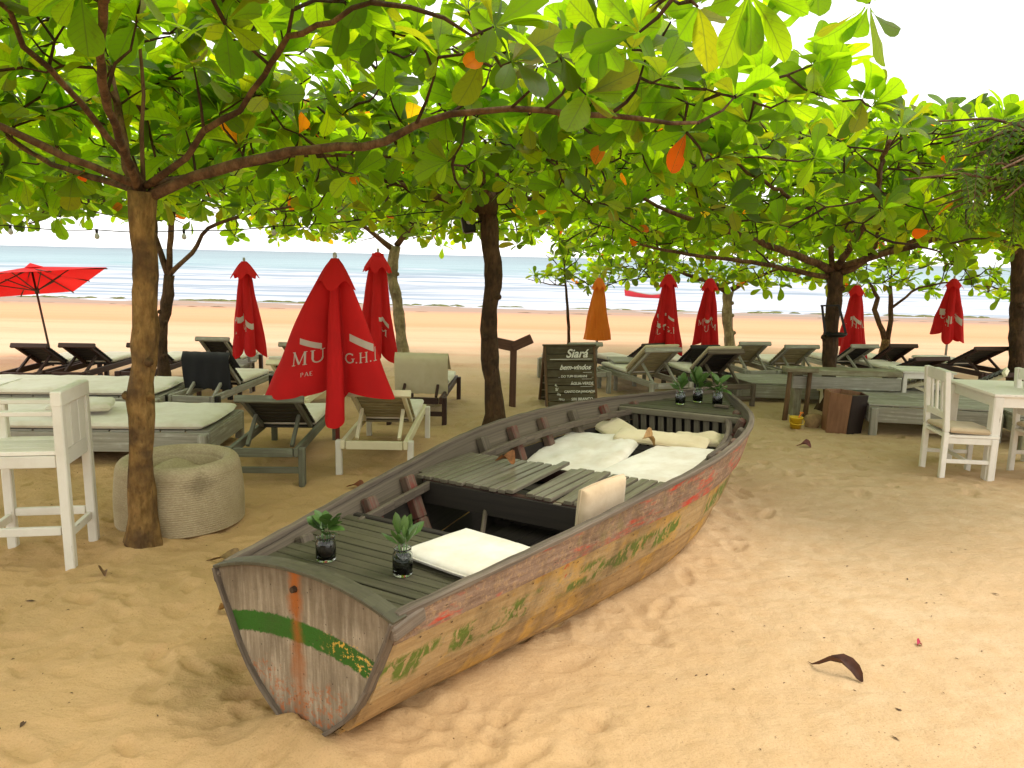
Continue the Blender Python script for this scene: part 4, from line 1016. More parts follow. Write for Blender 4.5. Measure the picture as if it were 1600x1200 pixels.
# ------------------------------------------------------------------ jars with cut plants
N = Nt('jar_glass'); gl = N.pbr((.75, .80, .74), .03, None, .5, Transmission_Weight=1.0, IOR=1.45); MAT['jar_glass'] = N.m
MAT['jar_soil'] = plain('jar_soil', (.035, .014, .008), .5, .6, 90)
MAT['jar_water'] = plain('jar_water', (.012, .012, .010), .15, .3, 20)
N = Nt('plant_leaf'); ob = N.coord('Object'); a = N.noise(ob, 40, 4)
pb = N.pbr(N.mix(N.ramp(a, (.3, 0.), (.7, 1.)), (.03, .075, .012), (.09, .17, .03)), .4, N.bump(a, .002, .4), .5); MAT['plant_leaf'] = N.m
def jar_plant(label, x, y, z, r, h, fill, seed, spread=.08, lh=.1, nleaf=16, lw=.3):
    P_ = b2w(x, y, z); root = thing('plant_jar', label, 'plant jar', P_[:], 0, 'glass jars of cut plants on the boat')
    b = MB(); b.lathe([(0, .002), (r * .85, .002), (r, .010), (r, h * .78), (r * .80, h * .9), (r * .80, h * .93), (r * .88, h * .94), (r * .88, h), (r * .78, h), (r * .72, h * .9), (r * .92, h * .76), (r * .93, .014), (0, .012)], 24)
    jr_ = part('jar', b, 'jar_glass', root, True)
    b = MB(); b.lathe([(0, .014), (r * .90, .016), (r * .90, h * .70), (r * .6, h * .73), (0, h * .73)], 20); part('jar_filling', b, fill, jr_, True)
    rg = random.Random(seed)
    V, F, U = leaf_np(900 + seed, lw, (0, .15, .35, .6, .85, 1), (.1, .35, .85, 1, .6, .04), .3, .3)
    me = bpy.data.meshes.new('leaf'); me.from_pydata(V.tolist(), [], F); me.materials.append(MAT['plant_leaf']); me.polygons.foreach_set('use_smooth', [True] * len(F))
    for k in range(nleaf):
        a = k * 2.4 + rg.uniform(-.4, .4); el = rg.uniform(.25, 1.35); L = lh * rg.uniform(.6, 1.15)
        o = link('leaf', me, root, (math.cos(a) * r * .4, math.sin(a) * r * .4, h * .9 + rg.uniform(0, .05) + .03 * math.sin(el)), None)
        o.rotation_euler = (rg.uniform(-.5, .5), -el, a); o.scale = (L, L, L)
    b = MB()
    for k in range(5):
        a = k * 1.3; b.tube([(math.cos(a) * .008, math.sin(a) * .008, h * .6), (math.cos(a) * r * .45, math.sin(a) * r * .45, h * .95 + .02)], .003, 5)
    part('stems', b, 'plant_leaf', root, True)
    return root
jar_plant('glass jar of broad-leaved plant with brown soil, left on the stern deck', -.20, .31, .563, .043, .105, 'jar_soil', 1, lh=.072, nleaf=26, lw=.36)
jar_plant('dark glass jar with long leaf tips, beside the white seat cushion', .18, .36, .563, .041, .115, 'jar_water', 2, lh=.095, nleaf=20, lw=.20)
jar_plant('leftmost jar of the three on the bow deck', -.09, 4.28, .645, .042, .11, 'jar_water', 3, lh=.095, nleaf=16, lw=.26)
jar_plant('tallest and middle jar of the three on the bow deck', .0, 4.46, .645, .042, .12, 'jar_water', 4, lh=.13, nleaf=18, lw=.26)
jar_plant('rightmost jar of the three on the bow deck', .19, 4.40, .645, .042, .115, 'jar_water', 5, lh=.11, nleaf=16, lw=.30)

# ------------------------------------------------------------------ fallen leaves
def dead_leaf(label, P_, size, col, rot, curl=.6, world=True, cat='leaf', name='fallen_leaf', wide=.27):
    key = 'dead_%d_%d_%d' % tuple(int(c * 99) for c in col)
    if key not in MAT: MAT[key] = plain(key, col, .6, .5, 35, bump=.003)
    V, F, U = leaf_np(hash(label) % 1 + int(size * 1000) + len(label), wide); 
    V = V.copy(); t = V[:, 0] - .5; r0 = V[:, 1].copy()
    V[:, 2] = np.abs(r0) * 1.3 * curl + .12 * np.cos(t * 7) * curl + r0 * t * 2.6; V[:, 1] = r0 * (1 - .45 * curl) + .07 * np.sin(t * 6) * curl; V[:, 0] = t
    V[:, 2] -= V[:, 2].min()
    me = bpy.data.meshes.new(name); me.from_pydata((V * size).tolist(), [], F); me.materials.append(MAT[key]); me.polygons.foreach_set('use_smooth', [True] * len(F))
    o = link(name, me); o.matrix_world = Matrix.Translation(P_) @ Euler(rot).to_matrix().to_4x4(); return tag(o, label, cat)
gp = lambda x, y, dz=.0: Vector((x, y, gz(x, y) + dz))
dead_leaf('brown curled dry leaf lying alone on the open sand at lower right', gp(1.51, 3.28), .25, (.10, .035, .018), (.1, 0, -.75), .95, wide=.13)
dead_leaf('folded yellow-brown dry leaf on the sand just left of the boat stern', gp(-1.44, 3.73), .14, (.36, .20, .05), (.1, 0, -.5), .8, wide=.35)
dead_leaf('dull brown dry leaf half buried between the tree trunk and the boat', gp(-1.72, 4.42, -.01), .2, (.26, .16, .06), (0, 0, .15), .3)
dead_leaf('small dark red leaf on the sand in front of the yellow bucket', gp(2.98, 7.65), .16, (.14, .03, .02), (0, 0, .1), .4)
dead_leaf('tiny crimson petal on the sand at lower right', gp(2.04, 3.56), .04, (.45, .01, .05), (0, 0, .6), .5, cat='petal', name='flower_petal', wide=.45)
dead_leaf('orange-brown dry leaf lying on the plank seat of the boat', b2w(-.34, 1.93, .615), .13, (.30, .11, .03), (0, 0, -.3), .6, wide=.33)
dead_leaf('tan dry leaf lying between the cushions inside the boat', b2w(.02, 3.28, .52), .17, (.50, .28, .10), (.3, .3, .9), .4, wide=.4)
dead_leaf('reddish dry leaf under the cream slatted lounger', gp(-1.22, 5.86), .14, (.22, .06, .02), (0, 0, .1), .3)
dead_leaf('small brown dry leaf on the sand beside the foot of the tall stool', gp(-2.3, 4.15), .12, (.2, .1, .04), (0, 0, 2.1), .5)
# ------------------------------------------------------------------ sun loungers
def lounger(label, x, y, rz, frame, slat, backc=None, seat_pad='mattress', pad_on_back=None, width=.60, ang=38, blen=.72, h=.27, legs=None, zoff=0.0, slats=9, cover=None, length=1.62, shelf=False, n=None):
    """origin under the middle of the head end, foot end towards +y; the backrest is hinged at y=.80"""
    root = thing('sun_lounger', label, 'sun lounger', (x, y, gz(x, y) + zoff), rz, 'sun loungers facing the sea')
    legs = legs or frame; w = width; ang = ang * .80; blen = blen * .93
    for s in (-1, 1):
        part('side_rail', bm('beam', (s * (w / 2 - .02), 0, h), (s * (w / 2 - .02), length, h), .036, .075), frame, root)
        for yy in (.05, length - .08):
            part('leg', bm('beam', (s * (w / 2 + .018), yy, -.08), (s * (w / 2 + .018), yy, h + .03), .05, .065, (0, 1, 0)), legs, root)
    part('end_rail', bm('beam', (-w / 2 + .045, .02, h - .005), (w / 2 - .045, .02, h - .005), .034, .07), frame, root)
    part('end_rail', bm('beam', (-w / 2 + .045, length - .02, h), (w / 2 - .045, length - .02, h), .034, .075), frame, root)
    if shelf: part('stretcher', bm('beam', (-w / 2, .05, h * .42), (w / 2, .05, h * .42), .03, .05), legs, root)
    a = R(ang); hy, hz = .80, h + .045
    dv = Vector((0, -math.cos(a), math.sin(a))); nv = Vector((0, math.sin(a), math.cos(a)))
    hp_ = Vector((0, hy, hz))
    for s in (-1, 1):
        q = Vector((s * (w / 2 - .065), 0, 0))
        part('back_rail', bm('beam', hp_ + q, hp_ + q + dv * blen, .034, .042, nv), frame, root)
        tp = hp_ + q + dv * blen * .52 - nv * .02
        part('prop', bm('beam', (s * (w / 2 - .10), .22, h), tp + Vector((-s * .035, 0, 0)), .03, .034, (0, 1, 0)), frame, root)
    me = bm('beam', (-w / 2 + .03, 0, 0), (w / 2 - .03, 0, 0), blen / slats - .012, .018, (0, 0, 1), .003).mesh('slat', slat)
    for k in range(slats):
        p = hp_ + dv * (blen * (k + .5) / slats) + nv * .031
        link('slat', me, root, p, (-a, 0, 0))
    part('top_rail', bm('beam', hp_ + dv * blen + Vector((-w / 2, 0, 0)) + nv * .012, hp_ + dv * blen + Vector((w / 2, 0, 0)) + nv * .012, .036, .06, nv), frame, root)
    me2 = bm('beam', (-w / 2 + .05, 0, 0), (w / 2 - .05, 0, 0), .075, .018, (0, 0, 1), .003).mesh('slat', slat)
    for k in range(8): link('slat', me2, root, (0, .85 + k * .095, h + .028))
    if seat_pad:
        b = cushion_mb(w - .03, length - .82, .065, .3, RNG.randrange(99), .004, 8); o = part('mattress', b, seat_pad, root, True); o.location = (0, .80 + (length - .82) / 2, h + .04)
    if pad_on_back:
        b = cushion_mb(w - .02, blen + .02, .06, .5, RNG.randrange(99), .004, 8); o = part('back_mattress', b, pad_on_back, root, True)
        o.location = hp_ + dv * blen * .52 + nv * .045; o.rotation_euler = (-a, 0, 0)
    if cover:       # cloth pulled over the backrest, hanging behind it
        mt, dl = cover; b = MB(); rows = []
        for i in range(12):
            f = i / 11
            if f < .35: p = hp_ + dv * (blen * (.45 + .57 * f / .35)) + nv * .06
            elif f < .45: p = hp_ + dv * (blen * 1.03 + .02) + nv * (.06 - (f - .35) / .1 * .09)
            else: p = hp_ + dv * (blen * 1.04) + nv * -.035 + Vector((0, .10 * (f - .45) , -dl * (f - .45) / .55))
            rows.append([p + Vector(((j / 12 - .5) * (w + .03), .010 * math.sin(j * 1.9 + i * .6) * f, .006 * math.sin(j * 2.3) * f)) for j in range(13)])
        b.grid(rows); b.grid([[q + Vector((0, .006, .0)) for q in r[::-1]] for r in rows]); part('cover', b, mt, root, True)
    return root
SW, CW, GW, DK, RW, SG = 'slat_wood', 'cream_paint', 'grey_white_wood', 'dark_wood', 'red_wood', 'sage_wood'
LG = [
 ('dark lounger at the far left, left of the open red umbrella pole', -6.12, 9.40, R(2), RW, DK, dict(width=.46, ang=36, blen=.62, shelf=True)),
 ('dark lounger with white mattress, right of the open red umbrella pole', -5.60, 9.55, R(2), RW, DK, dict(width=.46, ang=36, blen=.62, shelf=True)),
 ('dark lounger mostly hidden behind the nearest tree trunk', -4.80, 9.65, R(1), RW, DK, dict(width=.42, ang=36, blen=.62)),
 ('dark-backed lounger with pale frame, left of the leftmost closed red umbrella', -4.05, 10.0, R(0), GW, DK, dict(width=.46, ang=44, blen=.62, legs=RW)),
 ('lounger with black cloth back standing just behind the cream daybed', -3.37, 7.95, R(-4), GW, DK, dict(width=.50, ang=50, blen=.58, cover=('black_fabric', .34), legs=DK)),
 ('grey slatted lounger half hidden between two red umbrellas', -2.88, 10.0, R(0), GW, SW, dict(width=.56, ang=40, blen=.60)),
 ('dark-backed lounger tucked behind the large red umbrella at its left', -2.48, 8.12, R(0), CW, DK, dict(width=.52, ang=46, blen=.58, pad_on_back='mattress')),
 ('grey-green lounger with dark slatted back, beside the round pouf', -1.97, 5.95, R(3), SG, 'dark_sage', dict(width=.56, ang=38, blen=.70, slats=7, shelf=True)),
 ('cream slatted lounger in front of the large red umbrella', -1.13, 6.2, R(1), CW, SW, dict(width=.56, ang=38, blen=.72, slats=9, legs='white_paint')),
 ('lounger with black legs and a pale mattress covering its raised back', -1.05, 8.32, R(-2), RW, DK, dict(width=.58, ang=52, blen=.60, legs=RW, shelf=True, cover=('mattress_tan', .40))),
 ('white slatted lounger directly behind the chalk-lettered sign', 1.10, 10.45, R(16), GW, SW, dict(width=.50, ang=40, blen=.66)),
 ('white lounger with cream mattress folded over its slatted back, right of the sign', 2.06, 9.70, R(20), GW, SW, dict(width=.54, ang=44, blen=.68, pad_on_back='mattress_tan')),
 ('brown lounger behind the left one of the two red umbrellas near the sign', 2.22, 10.9, R(30), RW, DK, dict(width=.46, ang=40, blen=.62)),
 ('black-backed lounger under the right one of the two red umbrellas near the sign', 2.84, 10.7, R(14), DK, DK, dict(width=.46, ang=40, blen=.62)),
 ('dark slatted lounger with weathered frame just beyond the boat bow', 2.86, 9.72, R(14), 'rail', DK, dict(width=.52, ang=44, blen=.66, pad_on_back='mattress_tan', shelf=True)),
 ('pale slatted lounger just right of the pale straight tree trunk', 3.62, 11.0, R(10), GW, SW, dict(width=.50, ang=42, blen=.64)),
 ('pale slatted lounger left of the dark tree with the hanging dish', 4.26, 10.9, R(8), GW, SW, dict(width=.54, ang=40, blen=.64)),
 ('black-backed lounger between the dark tree and the Y-forked tree', 5.34, 11.25, R(10), GW, DK, dict(width=.46, ang=38, blen=.64)),
 ('black-backed lounger just right of the Y-forked tree', 6.0, 11.45, R(6), RW, DK, dict(width=.46, ang=38, blen=.64)),
 ('low dark lounger below the rightmost red umbrella', 5.98, 10.5, R(14), RW, DK, dict(width=.58, ang=30, blen=.60)),
 ('dark lounger with white pad at the right edge, left of the thick dark trunk', 7.25, 11.3, R(12), RW, DK, dict(width=.60, ang=36, blen=.68)),
 ('pale folding lounger with low raised back behind the white chair', 5.45, 9.2, R(62), CW, SW, dict(width=.52, ang=22, blen=.60)),
 ('dark lounger with pale side rail tucked left of the thick dark trunk', 6.25, 9.0, R(55), CW, DK, dict(width=.55, ang=40, blen=.55)),
]
MAT['dark_sage'] = wood('dark_sage', (.05, .045, .03), (.03, .026, .018), .7, None, 0, (.015, .012, .008), .4, 45)
for lb, x, y, rz, fr, sl, kw in LG: lounger(lb, x, y, rz, fr, sl, **kw)

# ------------------------------------------------------------------ daybeds
def daybed(label, x, y, rz, L, Wd, h, mat, legmat, pad=True, planks=0, pz=.072, group='low wooden daybeds'):
    root = thing('daybed', label, 'daybed', (x, y, gz(x, y)), rz, group)
    for s in (-1, 1):
        part('side_board', bm('beam', (-L / 2, s * (Wd / 2), h - .09), (L / 2, s * (Wd / 2), h - .09), .035, .17), mat, root)
        part('end_board', bm('beam', (s * (L / 2 - .0175), -Wd / 2 + .02, h - .09), (s * (L / 2 - .0175), Wd / 2 - .02, h - .09), .034, .168), mat, root)
        for t in (-1, 1): part('leg', bm('beam', (s * (L / 2 - .05), t * (Wd / 2 + .035), -.1), (s * (L / 2 - .05), t * (Wd / 2 + .035), h - .01), .075, .075, (0, 1, 0)), legmat, root)
    n = planks or int(L / .2); 
    if planks:
        me = bm('beam', (-L / 2 + .0, 0, 0), (L / 2 - .0, 0, 0), Wd / n - .016, .022, (0, 0, 1), .004).mesh('plank', mat)
        for k in range(n): link('plank', me, root, (0, -Wd / 2 + (k + .5) * Wd / n, h + .012))
    else:
        me = bm('beam', (0, -Wd / 2 + .02, 0), (0, Wd / 2 - .02, 0), L / n - .012, .02, (0, 0, 1), .004).mesh('plank', mat)
        for k in range(n): link('plank', me, root, (-L / 2 + (k + .5) * L / n, 0, h - .0))
    if pad:
        o = part('mattress', cushion_mb(L - .04, Wd + .02, pz, .28, 11, .008, 20), 'mattress', root, True); o.location = (0, 0, h + .012)
        o = part('seam', piping(L - .04, Wd + .02, pz), 'mattress', root, True); o.location = (0, 0, h + .012)
    return root
daybed('long daybed with cream mattress behind the round pouf', -3.80, 6.92, R(3), 2.35, .98, .30, 'grey_white_wood', 'grey_white_wood')
daybed('farther daybed with cream mattress, beyond the one carrying the loose cushion', -4.85, 8.25, R(4), 2.35, .95, .31, 'grey_white_wood', 'grey_white_wood')
def wcushion(name, label, w, l, h, mat, P_, rot, **kw):
    o = link(name, cushion_mb(w, l, h, **kw).mesh(name, mat, True)); o.matrix_world = Matrix.Translation(P_) @ Euler(rot).to_matrix().to_4x4(); tag(o, label, 'cushion'); part('seam', piping(w, l, h), mat, o, True); return o
wcushion('loose_cushion', 'loose cream cushion lying on the daybed, seen over the tall white stool', .52, .42, .08, 'mattress', (-3.88, 6.82, .405), (0, R(2), R(22)), puff=.6, seed=21)
daybed('long low white plank bench-bed running behind the dark tree at right', 4.15, 10.55, R(-4), 2.3, .9, .24, 'grey_white_wood', 'grey_white_wood', pad=False, planks=6)
daybed('white slatted daybed between the brown planter and the white chair', 4.72, 8.90, R(-10), 1.35, 1.35, .32, 'grey_white_wood', 'grey_white_wood', pad=False, planks=9)
daybed('white daybed in shadow right of the white chair, behind the table legs', 6.05, 8.15, R(-8), 1.5, .9, .32, 'grey_white_wood', 'grey_white_wood', pad=False, planks=6)

def table(name, label, x, y, rz, L, Wd, h, mat, leg=.05, legmat=None, n=0, apron=.07, ft=.024, cat='table'):
    root = thing(name, label, cat, (x, y, gz(x, y)), rz)
    if n:
        me = bm('beam', (-L / 2, 0, 0), (L / 2, 0, 0), Wd / n - .006, ft, (0, 0, 1), .003).mesh('plank', mat)
        for k in range(n): link('plank', me, root, (0, -Wd / 2 + (k + .5) * Wd / n, h - ft / 2))
    else: part('tabletop', bm('box', (0, 0, h - ft / 2), (L, Wd, ft)), mat, root)
    for s in (-1, 1):
        part('apron', bm('beam', (-L / 2 + .06, s * (Wd / 2 - .05), h - ft - apron / 2), (L / 2 - .06, s * (Wd / 2 - .05), h - ft - apron / 2), .022, apron), mat, root)
        part('apron', bm('beam', (s * (L / 2 - .05), -Wd / 2 + .06, h - ft - apron / 2), (s * (L / 2 - .05), Wd / 2 - .06, h - ft - apron / 2), .022, apron), mat, root)
        for t in (-1, 1): part('leg', bm('beam', (s * (L / 2 - .05), t * (Wd / 2 - .05), -.08), (s * (L / 2 - .05), t * (Wd / 2 - .05), h - ft - .002), leg, leg, (0, 1, 0)), legmat or mat, root)
    return root
table('side_table', 'low pale table with blue-grey top left of the mattress-backed lounger', 1.72, 11.1, R(4), .62, .55, .42, 'grey_white_wood', legmat='grey_white_wood', n=5)
table('side_table', 'dark-legged low table with pale top behind the leftmost closed umbrella', -3.72, 9.9, R(0), .62, .6, .42, 'grey_white_wood', legmat='red_wood', n=5)
table('side_table', 'low white table at the left edge beyond the tall stool', -5.6, 8.0, R(5), .5, .7, .42, 'white_paint', n=5)
table('white_side_table', 'white planked table half hidden behind the top of the white chair', 5.0, 9.35, R(-6), .62, .5, .60, 'white_paint', n=5)
# dark box under the loungers near the boat bow
table('side_table', 'small black table between the two loungers beyond the boat bow', 2.42, 10.1, 0, .32, .32, .30, 'dark_wood', n=4)
# long rough bench and log-legged stand
root = thing('long_bench', 'long grey-green plank bench passing behind the dark tree trunk', 'bench', (4.02, 9.28, gz(4.02, 9.28)), R(-2), None)
part('seat', bm('box', (0, 0, .575), (1.32, .26, .07)), 'bench_wood', root); part('side_board', bm('box', (0, -.12, .45), (1.28, .035, .15)), 'grey_white_wood', root)
for s in (-1, 1): part('leg', bm('beam', (s * .55, 0, -.1), (s * .55, 0, .54), .1, .16, (0, 1, 0)), 'bench_wood', root)
root = thing('log_stand', 'small stand with two round log legs and a plank top, left of the planter', 'stand', (3.42, 9.08, gz(3.42, 9.08)), R(-2), None)
part('top', bm('box', (0, 0, .60), (.38, .2, .05)), 'bench_wood', root)
for x_, y_ in ((-.14, -.05), (.13, .05)): 
    part('log_leg', bm('tube', [(x_ - .02, y_, -.15), (x_, y_, .25), (x_ + .008, y_, .58)], [.034, .029, .027], 10), 'log_wood', root, True)

# ------------------------------------------------------------------ tall white bar stool (left), chairs and table (right)
root = thing('bar_stool', 'tall white wooden bar stool with arms and low back at the left edge', 'bar stool', (-2.83, 4.43, gz(-2.83, 4.43) - .04), R(10))
WP = 'white_paint'
# local: x towards the back (right in view), y away
bx2, fx2, ly = .23, -.23, .19
for xx, yy in ((bx2, -ly), (bx2, ly)): part('back_leg', bm('beam', (xx + .01, yy, -.1), (xx, yy, 1.04), .055, .055, (0, 1, 0)), WP, root)
for xx, yy in ((fx2, -ly), (fx2, ly)): part('front_leg', bm('beam', (xx, yy, -.1), (xx, yy, .955), .055, .05, (0, 1, 0)), WP, root)
for k in range(4): part('seat_plank', bm('beam', (fx2 - .02, -.15 + k * .1, .735), (bx2 + .0, -.15 + k * .1, .735), .094, .024), WP, root)
for s in (-1, 1):
    part('seat_rail', bm('beam', (fx2 + .03, s * ly, .685), (bx2 - .03, s * ly, .685), .03, .07), WP, root)
    part('armrest', bm('beam', (fx2 - .05, s * ly, .968), (bx2 - .026, s * ly, .968), .055, .026), WP, root)
    part('foot_rail', bm('beam', (fx2 + .03, s * ly, .27), (bx2 - .03, s * ly, .27), .03, .05), WP, root)
    part('cross_rail', bm('beam', ((bx2, fx2)[s > 0], -ly + .03, .24), ((bx2, fx2)[s > 0], ly - .03, .24), .03, .05), WP, root)
part('seat_rail', bm('beam', (bx2, -ly + .03, .70), (bx2, ly - .03, .70), .03, .10), WP, root)
part('back_top_rail', bm('beam', (bx2 + .0, -ly - .03, 1.05), (bx2 + .0, ly + .03, 1.05), .06, .09), WP, root)
for k in range(3): part('back_board', bm('beam', (bx2 + .005, -.115 + k * .115, .75), (bx2 + .005, -.115 + k * .115, 1.008), .02, .106, (0, 1, 0)), WP, root)

def chair(label, x, y, rz, slats=2, pad=None, h=.43, top=.96):
    """local: back at -x"""
    root = thing('dining_chair', label, 'chair', (x, y, gz(x, y)), rz, 'white wooden chairs at the white table')
    w = .20
    for s in (-1, 1):
        part('back_leg', bm('beam', (-.20, s * w, -.08), (-.20, s * w, h), .045, .05, (0, 1, 0)), WP, root)
        part('back_post', bm('beam', (-.20, s * w, h + .001), (-.245, s * w, top), .045, .05, (0, 1, 0)), WP, root)
        part('front_leg', bm('beam', (.20, s * w, -.08), (.20, s * w, h - .05), .045, .045, (0, 1, 0)), WP, root)
        part('seat_rail', bm('beam', (-.175, s * w, h - .075), (.22, s * w, h - .075), .026, .055), WP, root)
        part('stretcher', bm('beam', (-.175, s * w, .17), (.18, s * w, .17), .022, .035), WP, root)
    part('seat_rail', bm('beam', (.20, -w + .02, h - .078), (.20, w - .02, h - .078), .026, .05), WP, root)
    part('stretcher', bm('beam', (0, -w + .01, .175), (0, w - .01, .175), .022, .03), WP, root)
    part('seat', bm('box', (.01, 0, h - .034), (.46, .44, .022)), WP, root)
    part('top_rail', bm('beam', (-.235, -w + .026, top - .05), (-.235, w - .026, top - .05), .026, .10), WP, root)
    part('lower_rail', bm('beam', (-.213, -w + .026, h + .14), (-.213, w - .026, h + .14), .026, .06), WP, root)
    for k in range(slats + 1):
        yy = -.10 + k * .2 / slats; part('back_slat', bm('beam', (-.215, yy, h + .172), (-.233, yy, top - .102), .018, .03, (0, 1, 0)), WP, root)
    if pad:
        o = link('chair_cushion', cushion_mb(.44, .42, .06, .5, 31).mesh('chair_cushion', pad, True)); o.location = Vector((x, y, gz(x, y) + h - .022)) + Vector((.02 * math.cos(rz), 0, 0)); o.rotation_euler = (0, R(3), rz + .1)
        tag(o, 'tan seat cushion on ' + ('the white chair' if x < 4.2 else 'the white chair cut by the right edge'), 'cushion'); part('seam', piping(.44, .42, .06), pad, o, True)
    return root
chair('white wooden chair with slatted back at the near left corner of the white table', 4.02, 6.77, R(-6), pad='cushion_tan')
chair('white wooden chair at the right edge, mostly cut off, behind the near table leg', 4.86, 6.78, R(0), pad='mattress_tan')
table('white_table', 'square white painted table at the right edge beside the white chair', 4.62, 6.95, R(-4), .86, .86, .78, WP, leg=.085, apron=.10, ft=.022, n=0)

# ------------------------------------------------------------------ pouf
root = thing('round_pouf', 'large round grey-beige rope-woven pouf behind the nearest tree trunk', 'pouf', (-2.28, 5.14, gz(-2.28, 5.14) - .02), 0)
N = Nt('rope_weave'); ob = N.coord('Object'); _, _, Zz = N.sep(ob)
wv = N.noise(N.coord('Object', (60, 60, 160)), 1.0, 3, .6); bl = N.noise(ob, 4, 5, .6)
c = N.mix(N.ramp(wv, (.35, 0.), (.65, 1.)), (.34, .27, .16), (.45, .37, .235)); c = N.mix(N.ramp(bl, (.5, 0.), (.75, .5)), c, (.26, .2, .11))
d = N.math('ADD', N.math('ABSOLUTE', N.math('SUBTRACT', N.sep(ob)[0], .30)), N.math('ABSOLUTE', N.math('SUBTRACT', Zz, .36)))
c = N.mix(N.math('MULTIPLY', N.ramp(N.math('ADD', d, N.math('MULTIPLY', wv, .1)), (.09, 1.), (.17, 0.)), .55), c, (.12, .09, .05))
N.pbr(c, .9, N.bump(wv, .0015, .5), .15); MAT['rope_weave'] = N.m
prof = [(0, .0)]; nz = 26
for i in range(nz * 4):
    z = .40 * i / (nz * 4 - 1); f = z / .40; r = .475 - .02 * f + .012 * math.sin(f * PI) + .0045 * abs(math.sin(i * PI / 4)); prof.append((r, .01 + z))
for i in range(1, 25):
    a = i / 24 * PI; prof.append((.455 - .07 + .07 * math.cos(a) + .003 * abs(math.sin(i * PI / 3)), .41 + .07 * math.sin(a)))
for i in range(10): prof.append((.315 - .004 * i, .41 - .012 * i))
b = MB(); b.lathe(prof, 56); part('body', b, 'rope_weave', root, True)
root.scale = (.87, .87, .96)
b = MB(); rows = []
for i in range(9):
    r = .29 * i / 8; rows.append([(r * math.cos(a), r * math.sin(a), .36 + .07 * math.exp(-((r * math.cos(a) + .12) / .12) ** 2) * (1 if r < .27 else .6) - .03 * (r / .29) ** 2) for a in [2 * PI * j / 40 for j in range(40)]])
b.grid(rows[::-1], True); part('seat', b, 'rope_weave', root, True)

# ------------------------------------------------------------------ umbrellas
def canvas(name, c, fade):
    N = Nt(name); ob = N.coord('Object'); n1 = N.noise(ob, 3, 4); w = N.noise(ob, 500, 2)
    col = N.mix(N.ramp(n1, (.35, 0.), (.7, 1.)), c, fade)
    pb = N.t.nodes.new('ShaderNodeBsdfPrincipled'); N.set(pb.inputs['Base Color'], col); pb.inputs['Roughness'].default_value = .75; pb.inputs['Specular IOR Level'].default_value = .25
    N.set(pb.inputs['Normal'], N.bump(N.math('ADD', w, N.noise(ob, 18, 3)), .003, .5))
    tl = N.n('BsdfTranslucent'); N.set(tl.inputs[0], N.mix(1., col, (1.3, .9, .9), 'MULTIPLY')); ms = N.n('MixShader'); ms.inputs[0].default_value = .28
    N.t.links.new(pb.outputs[0], ms.inputs[1]); N.t.links.new(tl.outputs[0], ms.inputs[2]); N.t.links.new(ms.outputs[0], N.out.inputs[0]); MAT[name] = N.m
canvas('red_canvas', (.66, .012, .012), (.55, .012, .012)); canvas('pale_red_canvas', (.60, .05, .05), (.66, .03, .03)); canvas('orange_canvas', (.72, .18, .012), (.78, .24, .02)); canvas('print_white', (.62, .55, .45), (.56, .48, .4))
# serif capitals drawn as strokes: (x0,y0,x1,y1,width)
def arc(cx, cy, rx, ry, a0, a1, w, n=12):
    P_ = [(cx + rx * math.cos(R(a0 + (a1 - a0) * i / n)), cy + ry * math.sin(R(a0 + (a1 - a0) * i / n))) for i in range(n + 1)]
    return [(*P_[i], *P_[i + 1], w) for i in range(n)]
GLY = {
 'G': (.85, arc(.45, .5, .38, .46, 42, 318, .13) + [(.74, .12, .74, .42, .13), (.58, .44, .92, .44, .05), (.73, .74, .73, .95, .04)]),
 '.': (.22, [(.05, .06, .17, .06, .12)]),
 'H': (.9, [(.18, 0, .18, 1, .13), (.72, 0, .72, 1, .13), (.18, .52, .72, .52, .06), (.04, .02, .32, .02, .05), (.58, .02, .86, .02, .05), (.04, .98, .32, .98, .05), (.58, .98, .86, .98, .05)]),
 'M': (1.1, [(.18, 0, .18, 1, .06), (.92, 0, .92, 1, .13), (.18, 1, .55, .08, .13), (.55, .08, .90, 1, .06), (.06, .02, .30, .02, .05), (.78, .02, 1.06, .02, .05), (.06, .98, .26, .98, .05), (.84, .98, 1.06, .98, .05)]),
 'U': (.9, [(.18, .95, .18, .35, .13), (.74, .95, .74, .35, .06)] + arc(.46, .36, .28, .32, 180, 360, .10) + [(.05, .97, .32, .97, .05), (.62, .97, .86, .97, .05)]),
 'P': (.7, [(.15, 0, .15, 1, .12)] + arc(.3, .74, .25, .24, -90, 90, .1, 8)), 'A': (.8, [(.08, 0, .4, 1, .09), (.4, 1, .72, 0, .12), (.2, .35, .6, .35, .06)]),
 'E': (.7, [(.15, 0, .15, 1, .13), (.15, .97, .6, .97, .06), (.15, .5, .5, .5, .06), (.15, .03, .62, .03, .06)])}
def strokes_of(text, sizes=None):
    x = 0; out = []
    for i, ch in enumerate(text):
        adv, st = GLY[ch]; s = sizes[i] if sizes else 1
        out += [(x + a * s, b_ * s, x + c_ * s, d_ * s, w * s) for a, b_, c_, d_, w in st]; x += (adv + .10) * s
    return out, x
